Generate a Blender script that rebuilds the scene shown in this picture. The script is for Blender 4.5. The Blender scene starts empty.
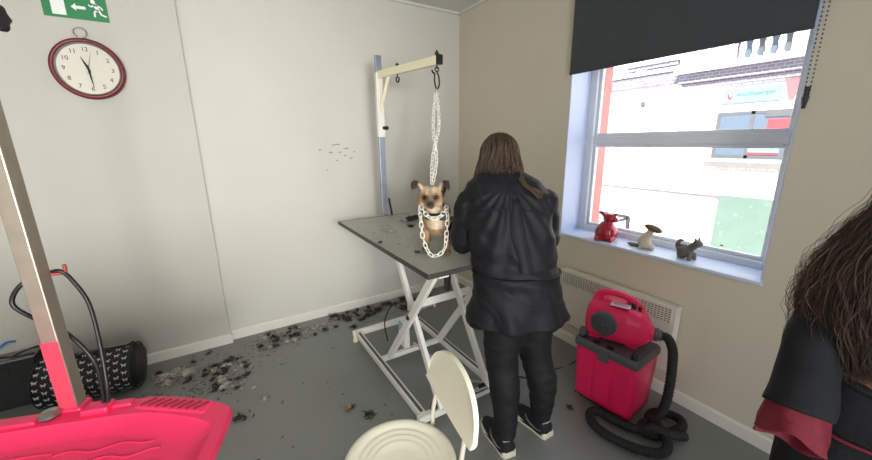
import bpy, bmesh, math, random
from mathutils import Vector as V, Matrix as M, noise
random.seed(7)
C = bpy.context.scene.collection
PI = math.pi

# ------------------------------------------------------------------ materials
def lin(c):
    return tuple(((x/255)/12.92 if x/255 <= .04045 else ((x/255+.055)/1.055)**2.4) for x in c)

def mat(name, rgb, rough=.6, metal=0., var=0., vscale=8., bump=0., bscale=60., spec=.5, attr=None, trans=0., coat=0.):
    m = bpy.data.materials.new(name); m.use_nodes = True
    nt = m.node_tree; b = nt.nodes['Principled BSDF']
    col = (*lin(rgb), 1)
    b.inputs['Base Color'].default_value = col
    b.inputs['Roughness'].default_value = rough
    b.inputs['Metallic'].default_value = metal
    b.inputs['Specular IOR Level'].default_value = spec
    b.inputs['Transmission Weight'].default_value = trans
    b.inputs['Coat Weight'].default_value = coat
    tc = nt.nodes.new('ShaderNodeTexCoord')
    if attr:
        a = nt.nodes.new('ShaderNodeVertexColor'); a.layer_name = attr
        nt.links.new(a.outputs['Color'], b.inputs['Base Color'])
    elif var > 0:
        n = nt.nodes.new('ShaderNodeTexNoise'); n.inputs['Scale'].default_value = vscale; n.inputs['Detail'].default_value = 5
        nt.links.new(tc.outputs['Object'], n.inputs['Vector'])
        mx = nt.nodes.new('ShaderNodeMix'); mx.data_type = 'RGBA'
        mx.inputs['A'].default_value = tuple(x*(1-var) for x in col[:3])+(1,)
        mx.inputs['B'].default_value = tuple(min(1, x*(1+var)) for x in col[:3])+(1,)
        nt.links.new(n.outputs['Fac'], mx.inputs['Factor']); nt.links.new(mx.outputs['Result'], b.inputs['Base Color'])
    if bump > 0:
        n2 = nt.nodes.new('ShaderNodeTexNoise'); n2.inputs['Scale'].default_value = bscale; n2.inputs['Detail'].default_value = 4
        nt.links.new(tc.outputs['Object'], n2.inputs['Vector'])
        bp = nt.nodes.new('ShaderNodeBump'); bp.inputs['Strength'].default_value = bump; bp.inputs['Distance'].default_value = .01
        nt.links.new(n2.outputs['Fac'], bp.inputs['Height']); nt.links.new(bp.outputs['Normal'], b.inputs['Normal'])
    return m

# ------------------------------------------------------------------ mesh helpers
def newbm(): return bmesh.new()

def obj(name, bm, m, parent=None, smooth=None, bevel=0., seg=2):
    """finish a bmesh as ONE mesh object"""
    bmesh.ops.recalc_face_normals(bm, faces=bm.faces[:])
    if smooth is not None:
        for f in bm.faces: f.smooth = True
        lim = math.radians(smooth)
        for e in bm.edges:
            if len(e.link_faces) == 2 and e.calc_face_angle(0) > lim: e.smooth = False
    me = bpy.data.meshes.new(name); bm.to_mesh(me); bm.free()
    return objm(name, me, m, parent, bevel, seg)

def objm(name, me, m, parent=None, bevel=0., seg=2):
    o = bpy.data.objects.new(name, me); C.objects.link(o)
    if m is not None:
        for mm in (m if isinstance(m, (list, tuple)) else [m]): me.materials.append(mm)
    if parent: o.parent = parent
    if bevel > 0:
        md = o.modifiers.new('bevel', 'BEVEL'); md.width = bevel; md.segments = seg; md.limit_method = 'ANGLE'; md.angle_limit = .6
    return o

def thing(name, label, cat, loc=(0, 0, 0), rotz=0., group=None):
    o = bpy.data.objects.new(name, None); C.objects.link(o); o.empty_display_size = .05
    o.location = loc; o.rotation_euler = (0, 0, rotz)
    return tag(o, label, cat, group)

def tag(o, label, cat, group=None, kind=None):
    o['label'] = label; o['category'] = cat
    if group: o['group'] = group
    if kind: o['kind'] = kind
    return o

def struct(name, bm, m, parent=None, smooth=None, bevel=0.):
    o = obj(name, bm, m, parent, smooth, bevel)
    if parent is None: o['kind'] = 'structure'
    return o

def box(bm, lo, hi, mi=0):
    x0, y0, z0 = lo; x1, y1, z1 = hi
    v = [bm.verts.new(p) for p in ((x0,y0,z0),(x1,y0,z0),(x1,y1,z0),(x0,y1,z0),(x0,y0,z1),(x1,y0,z1),(x1,y1,z1),(x0,y1,z1))]
    for f in ((0,3,2,1),(4,5,6,7),(0,1,5,4),(1,2,6,5),(2,3,7,6),(3,0,4,7)):
        bm.faces.new([v[i] for i in f]).material_index = mi
    return v

def bar(bm, p0, p1, w, h, up=(0, 0, 1), mi=0):
    p0, p1 = V(p0), V(p1); d = (p1-p0).normalized(); up = V(up)
    if abs(d.dot(up)) > .99: up = V((0, 1, 0))
    s = d.cross(up).normalized(); u = s.cross(d)
    v = []
    for p in (p0, p1):
        for a, b in ((-1,-1),(1,-1),(1,1),(-1,1)): v.append(bm.verts.new(p+s*a*w/2+u*b*h/2))
    for f in ((0,3,2,1),(4,5,6,7),(0,1,5,4),(1,2,6,5),(2,3,7,6),(3,0,4,7)):
        bm.faces.new([v[i] for i in f]).material_index = mi

def rings(bm, R, cap=True, closed=False, mi=0):
    vs = [[bm.verts.new(p) for p in r] for r in R]
    n = len(vs[0]); k = len(vs)
    for i in range(k if closed else k-1):
        a, b = vs[i], vs[(i+1) % k]
        for j in range(n):
            bm.faces.new((a[j], a[(j+1) % n], b[(j+1) % n], b[j])).material_index = mi
    if cap and not closed:
        bm.faces.new(vs[0][::-1]).material_index = mi; bm.faces.new(vs[-1]).material_index = mi
    return vs

def crom(P, sub):
    P = [V(p) for p in P]; out = []
    for i in range(len(P)-1):
        p0 = P[max(i-1, 0)]; p1 = P[i]; p2 = P[i+1]; p3 = P[min(i+2, len(P)-1)]
        for k in range(sub):
            t = k/sub
            out.append(.5*((2*p1)+(p2-p0)*t+(2*p0-5*p1+4*p2-p3)*t*t+(3*p1-p0-3*p2+p3)*t**3))
    out.append(P[-1]); return out

def interp(L, sub):
    out = []
    for i in range(len(L)-1):
        for k in range(sub): out.append(L[i]+(L[i+1]-L[i])*k/sub)
    out.append(L[-1]); return out

def tube(bm, P, r, n=8, sub=1, cap=True, closed=False, flat=1., mi=0, ball=False):
    """tube through points; r a number or one radius per point"""
    if not isinstance(r, (list, tuple)): r = [r]*len(P)
    if sub > 1: r = interp(list(r), sub); P = crom(P, sub)
    P = [V(p) for p in P]
    if ball:   # round ends
        d0 = (P[0]-P[1]).normalized(); d1 = (P[-1]-P[-2]).normalized()
        A = [(P[0]+d0*r[0]*c, r[0]*s) for c, s in ((.95,.3),(.7,.7),(.38,.92))]
        B = [(P[-1]+d1*r[-1]*c, r[-1]*s) for c, s in ((.38,.92),(.7,.7),(.95,.3))]
        P = [a[0] for a in A]+P+[b[0] for b in B]; r = [a[1] for a in A]+list(r)+[b[1] for b in B]
    k = len(P); R = []; s = None
    for i in range(k):
        if closed: d = P[(i+1) % k]-P[i-1]
        else: d = P[min(i+1, k-1)]-P[max(i-1, 0)]
        if d.length < 1e-9: d = V((0, 0, 1))
        d.normalize()
        if s is None:
            s = d.cross(V((0, 0, 1)))
            if s.length < .1: s = d.cross(V((0, 1, 0)))
        s = (s-d*s.dot(d)).normalized(); u = d.cross(s)
        R.append([P[i]+(s*math.cos(2*PI*j/n)+u*flat*math.sin(2*PI*j/n))*r[i] for j in range(n)])
    return rings(bm, R, cap, closed, mi)

def lathe(bm, prof, n=32, c=(0, 0, 0), axis='z', cap=True, closed=False, mi=0):
    c = V(c); R = []
    for r, h in prof:
        ring = []
        for j in range(n):
            a = 2*PI*j/n; x, y = r*math.cos(a), r*math.sin(a)
            ring.append(c+(V((x, y, h)) if axis == 'z' else V((h, x, y)) if axis == 'x' else V((y, h, x))))
        R.append(ring)
    return rings(bm, R, cap, closed, mi)

def ell(bm, c, r, ax=None, nu=16, nv=10):
    """ellipsoid: centre, radii, 3x3 axes"""
    c = V(c); A = ax or M.Identity(3)
    R = []
    for i in range(1, nv):
        t = PI*i/nv
        R.append([c+A @ V((r[0]*math.sin(t)*math.cos(2*PI*j/nu), r[1]*math.sin(t)*math.sin(2*PI*j/nu), r[2]*math.cos(t))) for j in range(nu)])
    rings(bm, R)

def prism(bm, pts, z0, z1, f=None, mi=0):
    f = f or (lambda p: V(p))
    a = [bm.verts.new(f((x, y, z0))) for x, y in pts]; b = [bm.verts.new(f((x, y, z1))) for x, y in pts]
    n = len(pts)
    bm.faces.new(a[::-1]).material_index = mi; bm.faces.new(b).material_index = mi
    for i in range(n): bm.faces.new((a[i], a[(i+1) % n], b[(i+1) % n], b[i])).material_index = mi

def remesh(bm, voxel, smooth=3, wr=None):
    """union of closed shapes as one continuous skin; wr(co, no) -> displacement"""
    bmesh.ops.recalc_face_normals(bm, faces=bm.faces[:])
    me = bpy.data.meshes.new('t'); bm.to_mesh(me); bm.free()
    o = bpy.data.objects.new('t', me); C.objects.link(o)
    md = o.modifiers.new('r', 'REMESH'); md.mode = 'VOXEL'; md.voxel_size = voxel; md.use_smooth_shade = True
    if smooth:
        s = o.modifiers.new('s', 'SMOOTH'); s.factor = .5; s.iterations = smooth
    bpy.context.view_layer.update()
    dg = bpy.context.evaluated_depsgraph_get()
    out = bpy.data.meshes.new_from_object(o.evaluated_get(dg))
    bpy.data.objects.remove(o); bpy.data.meshes.remove(me)
    if wr:
        N = [v.normal.copy() for v in out.vertices]
        for v, n in zip(out.vertices, N): v.co = v.co+wr(v.co, n)
    for p in out.polygons: p.use_smooth = True
    out.update(); return out

def text_bm(bm, s, size, f, depth=.0015, align='CENTER', mi=0):
    """raised lettering; f maps local (x, y, z) to a point"""
    cu = bpy.data.curves.new('t', 'FONT'); cu.body = s; cu.size = size; cu.align_x = align; cu.align_y = 'CENTER'; cu.extrude = depth; cu.resolution_u = 3
    o = bpy.data.objects.new('t', cu); C.objects.link(o); bpy.context.view_layer.update()
    me = bpy.data.meshes.new_from_object(o.evaluated_get(bpy.context.evaluated_depsgraph_get()))
    k = len(bm.verts); bm.from_mesh(me); bm.verts.ensure_lookup_table()
    for v in bm.verts[k:]: v.co = f(v.co)
    bpy.data.objects.remove(o); bpy.data.curves.remove(cu); bpy.data.meshes.remove(me)

def color_attr(me, fn, name='Col'):
    a = me.color_attributes.new(name, 'FLOAT_COLOR', 'POINT')
    for i, v in enumerate(me.vertices):
        c = fn(v.co); a.data[i].color = (c[0], c[1], c[2], 1)

def axes(fwd, up=(0, 0, 1)):
    """columns right, forward, up"""
    f = V(fwd).normalized(); u = V(up); r = f.cross(u).normalized(); u = r.cross(f)
    return M((r, f, u)).transposed()

# ------------------------------------------------------------------ palette
M_wall = mat('wall_paint', (207,205,196), .75, var=.035, vscale=2.2, bump=.12, bscale=90)
M_wallR = mat('wall_paint_right', (208,200,180), .75, var=.03, vscale=2.5, bump=.12, bscale=90)
M_ceil = mat('ceiling_paint', (212,212,206), .85, var=.03, vscale=3)
M_skirt = mat('skirting_paint', (225,222,212), .45, var=.03, vscale=6)
M_white = mat('white_frame', (226,230,235), .4)
M_sill = mat('sill', (206,216,236), .3, var=.03)
M_blind = mat('blind_fabric', (66,69,73), .85, bump=.1, bscale=300)
M_redbrick = mat('red_reveal', (206,140,130), .8, var=.2, vscale=14)
M_metalw = mat('white_metal', (228,228,220), .35, var=.04, vscale=5)
M_cream = mat('cream_metal', (236,228,196), .4)
M_black = mat('black_plastic', (20,20,21), .45)
M_rubber = mat('rubber', (28,28,29), .7, bump=.2, bscale=200)
M_steel = mat('steel', (160,160,158), .35, metal=1., var=.15, vscale=20)
M_galv = mat('galvanised', (176,166,152), .42, metal=.75, var=.18, vscale=16)
M_table = mat('table_rubber', (164,166,157), .36, var=.15, vscale=10, bump=.15, bscale=150)
M_edge = mat('table_edge', (58,58,55), .5)
M_pink = mat('pink_plastic', (246,50,102), .42, var=.05, vscale=5, bump=.05, bscale=120)
M_tank = mat('tank_pink', (236,34,92), .35, var=.05, vscale=4)
M_grey = mat('dark_grey_plastic', (84,86,88), .5, var=.1)
M_chair = mat('cream_plastic', (254,251,228), .38, var=.02)
M_coat = mat('black_smock', (19,20,25), .62, var=.15, vscale=6, bump=.1, bscale=220, spec=.3)
M_legg = mat('black_leggings', (7,7,11), .75, var=.15, vscale=9)
M_skin = mat('skin', (198,150,126), .55, var=.06, vscale=20)
M_skind = mat('skin_shade', (176,128,106), .55, var=.06, vscale=20)
M_hair = mat('brown_hair', (84,64,50), .5, attr='Col')
M_shoe = mat('shoe_knit', (17,17,20), .8, bump=.3, bscale=200)
M_sole = mat('shoe_sole', (205,198,180), .6)
M_eye = mat('eye', (18,12,8), .12)
M_eyew = mat('eye_white', (225,220,212), .3)
M_navy = mat('navy_top', (8,10,16), .85, var=.2, vscale=8, bump=.15, bscale=90)
M_redc = mat('red_cloth', (112,16,38), .75, var=.2, vscale=10, bump=.15, bscale=90)
M_chain = mat('chain_plastic', (238,235,224), .4)
M_green = mat('sign_green', (20,128,72), .45)
M_signw = mat('sign_white', (240,242,238), .5)
M_rim = mat('clock_rim', (112,34,46), .35)
M_dial = mat('clock_dial', (216,212,198), .5)
M_ink = mat('ink', (32,30,30), .6)
M_rad = mat('radiator_paint', (222,218,204), .45)
M_slot = mat('slot_dark', (40,37,32), .8)
M_fac = mat('facade_paint', (232,228,220), .9, var=.05, vscale=1.5)
M_facw = mat('facade_trim', (238,238,236), .8)
M_brk = mat('brick', (104,102,102), .9, var=.3, vscale=9)
M_glassd = mat('far_glass', (88,100,112), .15)
M_street = mat('street', (190,186,180), .9, var=.08, vscale=2)
M_shut = mat('green_shutter', (92,112,102), .7, var=.12, vscale=3)
M_signm = mat('sign_mint', (112,146,142), .6)
M_signr = mat('sign_red', (196,60,66), .6)
M_red = mat('red_ceramic', (165,18,42), .18, var=.1, vscale=12, coat=.4)
M_greyfig = mat('grey_ceramic', (96,92,84), .6, var=.25, vscale=30)
M_beige = mat('beige_ceramic', (196,182,158), .6, var=.2, vscale=30)
M_brown = mat('brown_ceramic', (104,82,62), .6, var=.25, vscale=30)
M_floor = mat('floor_vinyl', (126,129,126), .36, var=.1, vscale=3.5, bump=.03, bscale=80)
M_blue = mat('blue_strap', (38,120,190), .6)
M_case = mat('black_case', (20,20,21), .5, bump=.2, bscale=120)
M_scuff = mat('scuff', (150,144,134), .9)

# brick pattern for the far facade and the speckled bag use node textures
def brick_mat(name, c1, c2, cm, scale):
    m = bpy.data.materials.new(name); m.use_nodes = True; nt = m.node_tree; b = nt.nodes['Principled BSDF']
    tc = nt.nodes.new('ShaderNodeTexCoord'); mp = nt.nodes.new('ShaderNodeMapping'); mp.inputs['Rotation'].default_value = (PI/2, 0, PI/2)
    t = nt.nodes.new('ShaderNodeTexBrick'); t.inputs['Scale'].default_value = scale
    t.inputs['Color1'].default_value = (*lin(c1), 1); t.inputs['Color2'].default_value = (*lin(c2), 1); t.inputs['Mortar'].default_value = (*lin(cm), 1)
    sw = nt.nodes.new('ShaderNodeSeparateXYZ'); cb = nt.nodes.new('ShaderNodeCombineXYZ')
    nt.links.new(tc.outputs['Object'], sw.inputs[0]); nt.links.new(sw.outputs['Y'], cb.inputs['X']); nt.links.new(sw.outputs['Z'], cb.inputs['Y'])
    nt.links.new(cb.outputs[0], t.inputs['Vector']); nt.links.new(t.outputs['Color'], b.inputs['Base Color']); b.inputs['Roughness'].default_value = .9
    return m
M_band = brick_mat('brick_band', (122,116,124), (108,102,112), (164,160,168), 4.)
M_facb = brick_mat('painted_brick', (236,230,222), (228,222,214), (196,190,186), 3.)

# ================================================================== SETTING
H = 2.794
bm = newbm(); box(bm, (-4.6,-6.2,-.1), (.0,.0,0)); struct('floor', bm, M_floor)
bm = newbm(); box(bm, (-4.6,-6.2,H), (.4,.15,H+.1)); struct('ceiling', bm, M_ceil)
JX = -2.312
bm = newbm()
box(bm, (JX,0,0), (.4,.15,H))
wb = struct('wall_back', bm, M_wall)
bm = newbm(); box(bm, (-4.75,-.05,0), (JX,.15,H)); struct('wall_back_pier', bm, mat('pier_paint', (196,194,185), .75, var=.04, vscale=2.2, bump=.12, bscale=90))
bm = newbm(); box(bm, (-4.75,-6.2,0), (-4.6,-.05,H)); struct('wall_left', bm, M_wall)
# rear wall with a shopfront opening
bm = newbm()
box(bm, (-4.6,-6.35,0), (-4.3,-6.2,H)); box(bm, (-1.6,-6.35,0), (.4,-6.2,H)); box(bm, (-4.3,-6.35,0), (-1.6,-6.2,.35)); box(bm, (-4.3,-6.35,2.4), (-1.6,-6.2,H))
struct('wall_rear', bm, M_wall)
# right wall with the window opening
WY1, WY2, SZ, TZ = -1.372, -2.605, .885, 2.72
bm = newbm()
box(bm, (0,WY1,0), (.22,0,H)); box(bm, (0,-6.2,0), (.22,WY2,H)); box(bm, (0,WY2,0), (.22,WY1,SZ-.02)); box(bm, (0,WY2,TZ), (.22,WY1,H))
struct('wall_right', bm, M_wallR)
# outer brick skin seen as the red reveal beyond the frame
bm = newbm()
box(bm, (.29,-1.425,-.9), (.405,.4,3.4)); box(bm, (.29,-6.5,-.9), (.405,-2.60,3.4)); box(bm, (.29,-2.60,-.9), (.405,-1.425,.84)); box(bm, (.29,-2.60,2.75), (.405,-1.425,3.4))
struct('wall_outside', bm, M_redbrick)
# skirting boards
def skirt(name, x0, y0, x1, y1, nx, ny):
    bm = newbm(); p = [(0,0),(.014,0),(.014,.068),(.006,.079),(0,.079)]
    R = [[V((x+nx*a, y+ny*a, z)) for a, z in p] for x, y in ((x0,y0),(x1,y1))]
    rings(bm, R); return struct(name, bm, M_skirt)
skirt('baseboard_back', JX, 0, 0, 0, 0, -1)
skirt('baseboard_back_pier', -4.6, -.05, JX+.014, -.05, 0, -1)
skirt('baseboard_right', 0, 0, 0, -6.2, -1, 0)
# cornice line
bm = newbm(); box(bm, (JX,-.02,H-.022), (0,0,H)); struct('trim_1', bm, M_ceil)
bm = newbm(); box(bm, (-.02,-6.2,H-.022), (0,0,H)); struct('trim_2', bm, M_ceil)
# scuffs on the back wall
bm = newbm(); R_ = random.Random(3)
for cx, cz, w in ((-1.335,1.561,.05),(-1.30,1.565,.07),(-1.235,1.47,.03),(-1.449,1.522,.03),(-1.182,1.446,.035),(-1.36,1.50,.05),(-1.28,1.50,.045),(-1.22,1.53,.06),(-1.40,1.35,.02),(-1.31,1.43,.03),(-1.15,1.50,.03)):
    k = 7; vs = [bm.verts.new((cx+w*.5*math.cos(2*PI*i/k)*R_.uniform(.6,1), -.0015, cz+.006*math.sin(2*PI*i/k)*R_.uniform(.5,1.3))) for i in range(k)]
    bm.faces.new(vs)
obj('scuff', bm, M_scuff, wb)

# window
def frame_rect(bm, x0, x1, y0, y1, z0, z1, w):
    box(bm, (x0,y0,z0), (x1,y0+w,z1)); box(bm, (x0,y1-w,z0), (x1,y1,z1))
    box(bm, (x0,y0+w,z0), (x1,y1-w,z0+w)); box(bm, (x0,y0+w,z1-w), (x1,y1-w,z1))
bm = newbm(); frame_rect(bm, .215, .285, -2.60, -1.372, .865, 2.75, .06)
win = struct('window_1', bm, M_white, bevel=.006)
bm = newbm(); box(bm, (.222,-2.54,1.548), (.282,-1.432,1.605)); obj('mullion', bm, M_white, win, bevel=.006)
def sash(z0, z1, x0):
    bm = newbm(); frame_rect(bm, x0, x0+.03, -2.54, -1.432, z0, z1, .022); obj('sash', bm, M_white, win, bevel=.004)
sash(.925, 1.548, .238); sash(1.605, 2.69, .238)
M_glass = bpy.data.materials.new('window_glass'); M_glass.use_nodes = True
nt = M_glass.node_tree; nt.nodes.clear(); out = nt.nodes.new('ShaderNodeOutputMaterial'); mx = nt.nodes.new('ShaderNodeMixShader')
tr = nt.nodes.new('ShaderNodeBsdfTransparent'); gl = nt.nodes.new('ShaderNodeBsdfGlossy'); gl.inputs['Roughness'].default_value = .02
mx.inputs[0].default_value = .05; nt.links.new(tr.outputs[0], mx.inputs[1]); nt.links.new(gl.outputs[0], mx.inputs[2]); nt.links.new(mx.outputs[0], out.inputs[0])
for z0, z1 in ((.945,1.53),(1.625,2.67)):
    bm = newbm(); vs = [bm.verts.new(p) for p in ((.253,-2.52,z0),(.253,-1.452,z0),(.253,-1.452,z1),(.253,-2.52,z1))]; bm.faces.new(vs); obj('pane', bm, M_glass, win)
bm = newbm(); box(bm, (-.018,-2.612,.865), (.22,-1.366,.885)); obj('window_sill', bm, M_sill, win, bevel=.005)
bm = newbm(); box(bm, (.001,WY1-.006,.885), (.215,WY1-.0005,TZ)); box(bm, (.001,WY2+.0005,.885), (.215,WY2+.006,TZ)); box(bm, (.001,WY2+.006,TZ-.006), (.215,WY1-.006,TZ-.0005)); obj('reveal_lining', bm, mat('reveal_blue_lit', (192,204,228), .5), win)  # white lining tinted bluish, the cool window light put into its colour

# ================================================================== OUTSIDE
bm = newbm(); box(bm, (.41,-14,-1.1), (7.2,16,-.9)); o = struct('pavement', bm, M_street)
bld = thing('townhouse', 'sunlit pale townhouse facade across the street, with a balcony and brick bands', 'building', (7,0,-.9))
FX = 0   # local x of the facade face; local z = world z + .9
def fz(z): return z+.9
bm = newbm(); box(bm, (0,-14,0), (.6,16,9)); obj('wall', bm, M_facb, bld)
bm = newbm(); box(bm, (-.05,1.22,fz(2.80)), (0,12,fz(3.02))); box(bm, (-.05,1.18,fz(3.02)), (0,12,fz(3.08)))
box(bm, (-.10,1.30,fz(3.20)), (0,2.45,fz(3.30))); obj('brick_band', bm, M_band, bld)
bm = newbm()
for z0, z1, p in ((3.08,3.16,.1),(3.30,3.36,.14)): box(bm, (-p,1.25,fz(z0)), (0,12,fz(z1)))
for i in range(12): box(bm, (-.06,2.0+i*.5,fz(3.16)), (0,2.25+i*.5,fz(3.30)))
obj('cornice', bm, M_facw, bld)
# balcony
bal = newbm()
for z0, z1, p in ((2.66,2.76,.10),(2.76,2.96,.16)): box(bal, (-p,-8,fz(z0)), (0,1.05+p,fz(z1)))
balc = obj('balcony', bal, M_band, bld)
bm = newbm(); box(bm, (-.32,-8,fz(2.96)), (0,1.25,fz(3.06))); obj('ledge', bm, M_facw, balc)
bm = newbm(); box(bm, (-.30,-8,fz(3.55)), (-.14,1.15,fz(3.64))); box(bm, (-.30,1.0,fz(3.06)), (-.14,1.15,fz(3.55))); obj('rail', bm, M_facw, balc)
for i in range(16):
    bm = newbm(); lathe(bm, [(.05,0),(.05,.05),(.03,.09),(.055,.22),(.03,.38),(.05,.43),(.05,.49)], 10, (-.22, .85-i*.19, fz(3.06))); obj('baluster', bm, M_facw, balc, smooth=50)
def far_window(y0, y1, z0, z1, nm='window'):
    bm = newbm(); frame_rect(bm, -.02, .02, y0, y1, fz(z0), fz(z1), .06); box(bm, (-.02,(y0+y1)/2-.03,fz(z0)), (.02,(y0+y1)/2+.03,fz(z1)))
    w = obj(nm, bm, M_grey, bld)
    bm = newbm(); box(bm, (-.012,y0+.06,fz(z0)+.06), (-.004,y1-.06,fz(z1)-.06)); obj('pane', bm, M_glassd, w)
    return w
w1 = far_window(-.80, .40, 1.18, 2.10)
bm = newbm(); box(bm, (-.03,-.76,fz(1.74)), (-.022,-.45,fz(1.93))); obj('red_sticker', bm, M_signr, w1)
bm = newbm(); box(bm, (-.03,-.78,fz(1.97)), (-.022,-.40,fz(2.08))); obj('grey_sticker', bm, M_grey, w1)
bm = newbm(); box(bm, (-.03,-.70,fz(1.26)), (-.022,-.22,fz(1.50))); obj('paper_notice', bm, M_signm, w1)
bm = newbm(); text_bm(bm, 'boxnieuwe', .07, lambda p: V((-.031-p.z, -.46-p.x, fz(1.42)+p.y))); obj('notice_lettering', bm, M_ink, w1)
bm = newbm(); box(bm, (-.0305,-.70,fz(1.26)), (-.0225,-.22,fz(1.30))); obj('notice_strip', bm, M_signr, w1)
bm = newbm(); box(bm, (-.16,-.86,fz(1.00)), (0,.46,fz(1.10))); obj('sill', bm, mat('stone_sill', (112,110,108), .9, var=.15, vscale=8), w1)
far_window(-.55, .25, 3.06, 4.6); far_window(-2.3,-1.2,3.06,4.6); far_window(1.6,2.4,3.5,5.0)
bm = newbm(); box(bm, (-.05,.10,fz(.33)), (0,9,fz(.37))); obj('plinth_line', bm, M_brk, bld)
bm = newbm(); lathe(bm, [(.0,-.04),(.05,-.04),(.07,-.02),(.07,0)], 12, (0,2.02,fz(2.42)), 'x'); obj('wall_anchor', bm, M_grey, bld, smooth=40)
bm = newbm(); bar(bm, (-.02,1.15,fz(.35)), (-.02,1.15,fz(1.2)), .015, .015); obj('cable', bm, M_brk, bld)
# shop sign
sg = thing('shop_sign', 'mint shop sign with red bird mark and dark lettering, seen outside the window', 'sign', (6.97,-.11,2.41))
bm = newbm(); box(bm, (-.03,-.46,-.14), (.03,.46,.14)); obj('board', bm, M_signm, sg)
bm = newbm(); text_bm(bm, 'vouthaerzer', .125, lambda p: V((-.031-p.z, -.08-p.x, p.y+.02))); obj('lettering', bm, mat('sign_ink', (46,66,76), .6), sg)
bm = newbm(); prism(bm, [(-.06,.06),(-.035,.05),(.0,-.03),(.07,.02),(.02,-.07),(-.03,-.05)], .031, .036, lambda p: V((-p[2], .33-p[0], p[1]))); obj('emblem', bm, M_signr, sg)
bm = newbm(); prism(bm, [(-.11,.2),(.11,.2),(.09,.05),(.02,-.16),(-.02,-.16),(-.07,.0)], .0, .03, lambda p: V((6.97-p[2], -.72-p[0], 2.42+p[1])))
tag(obj('pennant', bm, mat('pale_red', (176,92,94), .7)), 'pale red tapered pennant on the facade, right of the mint shop sign', 'flag')
# green panel
gp = thing('notice_board', 'large green weathered board on the facade, low right outside the window', 'board', (6.96,-.34,-.2))
bm = newbm(); box(bm, (-.03,-.44,-.70), (.03,.44,.60)); obj('board', bm, M_shut, gp)
R_ = random.Random(5); M_flake = mat('paint_flake', (104,122,114), .8)
for i in range(14):
    bm = newbm()
    y, z = R_.uniform(-.4,.4), R_.uniform(-.62,.52); r = R_.uniform(.02,.05); q = [R_.uniform(.7,1.2) for k in range(8)]
    prism(bm, [(y+r*math.cos(2*PI*k/8)*q[k], z+r*math.sin(2*PI*k/8)*q[k]) for k in range(8)], .031, .033, lambda p: V((-p[2], p[0], p[1])))
    obj('flake', bm, M_flake, gp)
# outdoor table and pot by the wall
ot = thing('bench_frame', 'grey outdoor frame with slanted brace, seen behind the red pig figurine', 'frame', (5.2,1.45,-.9))
bm = newbm()
for p, q in (((0,-.42,.86),(0,.5,.86)),((0,-.42,0),(0,-.42,.86)),((0,-.40,.82),(0,.5,.45)),((0,.5,0),(0,.5,.86))): bar(bm, p, q, .06, .06)
obj('frame', bm, mat('grey_wood', (58,56,56), .8), ot)
bm = newbm(); lathe(bm, [(.14,0),(.2,.5),(.22,.55),(.2,.55),(.18,.5)], 20, (6.3,2.3,-.9)); tag(obj('planter', bm, mat('pot', (120,124,126), .8), smooth=40), 'pale tapered plant pot outside, beyond the left edge of the window', 'pot')

# ================================================================== ON THE WALLS
# roller blind
rb = thing('roller_blind', 'dark grey roller blind pulled half down over the window', 'blind', (-.03,-1.99,2.72))
bm = newbm(); n = 30
R = [[V((-.004+.003*math.sin(i*.9), .608-i*1.216/n, z)) for i in range(n+1)]+[V((.0+.003*math.sin(i*.9), .608-i*1.216/n, z)) for i in range(n, -1, -1)] for z in (-.685,-.3,.03)]
rings(bm, R); obj('fabric', bm, M_blind, rb, smooth=40)
bm = newbm(); tube(bm, [(0,.608,-.69),(0,-.608,-.69)], .009, 10); obj('bottom_bar', bm, M_blind, rb, smooth=40)
bm = newbm(); tube(bm, [(.0,.61,.04),(.0,-.61,.04)], .03, 16); obj('roller', bm, M_blind, rb, smooth=40)
bm = newbm()
for k, dy in ((0,-.626),(1,-.640)):
    for i in range(60): ell(bm, (-.012+k*.01, dy, .03-i*.0168), (.0035,.0035,.0055), None, 6, 4)
tube(bm, [(-.012,-.626,-.97),(-.012,-.634,-1.01),(-.002,-.640,-.97)], .006, 8, 4); obj('pull_chain', bm, M_grey, rb, smooth=60)
bm = newbm(); tube(bm, [(-.012,-.634,-.93),(-.012,-.634,-1.02)], [.011,.007], 8); obj('chain_weight', bm, M_black, rb)

# exit sign
es = thing('exit_sign', 'green emergency exit sign with white arrow and running figure, above the clock', 'sign', (-2.805,-.05,2.372))
bm = newbm(); box(bm, (-.143,-.006,-.063), (.143,-.001,.063)); obj('plate', bm, M_green, es)
fs = lambda p: V((p[0], -p[2], p[1]))
bm = newbm(); prism(bm, [(-.105,-.050),(-.045,-.050),(-.045,.055),(-.105,.055)], .006, .0072, fs); obj('door_symbol', bm, M_signw, es)
bm = newbm(); prism(bm, [(-.02,.0),(.002,.02),(.002,.008),(.045,.008),(.045,-.008),(.002,-.008),(.002,-.02)], .006, .0072, fs); obj('arrow', bm, M_signw, es)
bm = newbm()
def limb2(a, b, w):
    a, b = V((*a,0)), V((*b,0)); d = (b-a).normalized(); s = V((-d.y,d.x,0))*w/2
    prism(bm, [(p.x,p.y) for p in (a-s,b-s,b+s,a+s)], .006, .0072, fs)
prism(bm, [(.083+.011*math.cos(t), .040+.011*math.sin(t)) for t in [2*PI*k/14 for k in range(14)]], .006, .0072, fs)
for a, b, w in (((.088,.028),(.102,-.004),.018),((.09,.024),(.070,.012),.008),((.070,.012),(.060,.022),.007),((.092,.024),(.115,.014),.008),((.115,.014),(.122,.0),.007),((.102,-.002),(.082,-.014),.010),((.082,-.014),(.080,-.042),.009),((.102,-.002),(.112,-.026),.010),((.112,-.026),(.134,-.034),.009)): limb2(a, b, w)
obj('running_figure', bm, M_signw, es)

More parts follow.
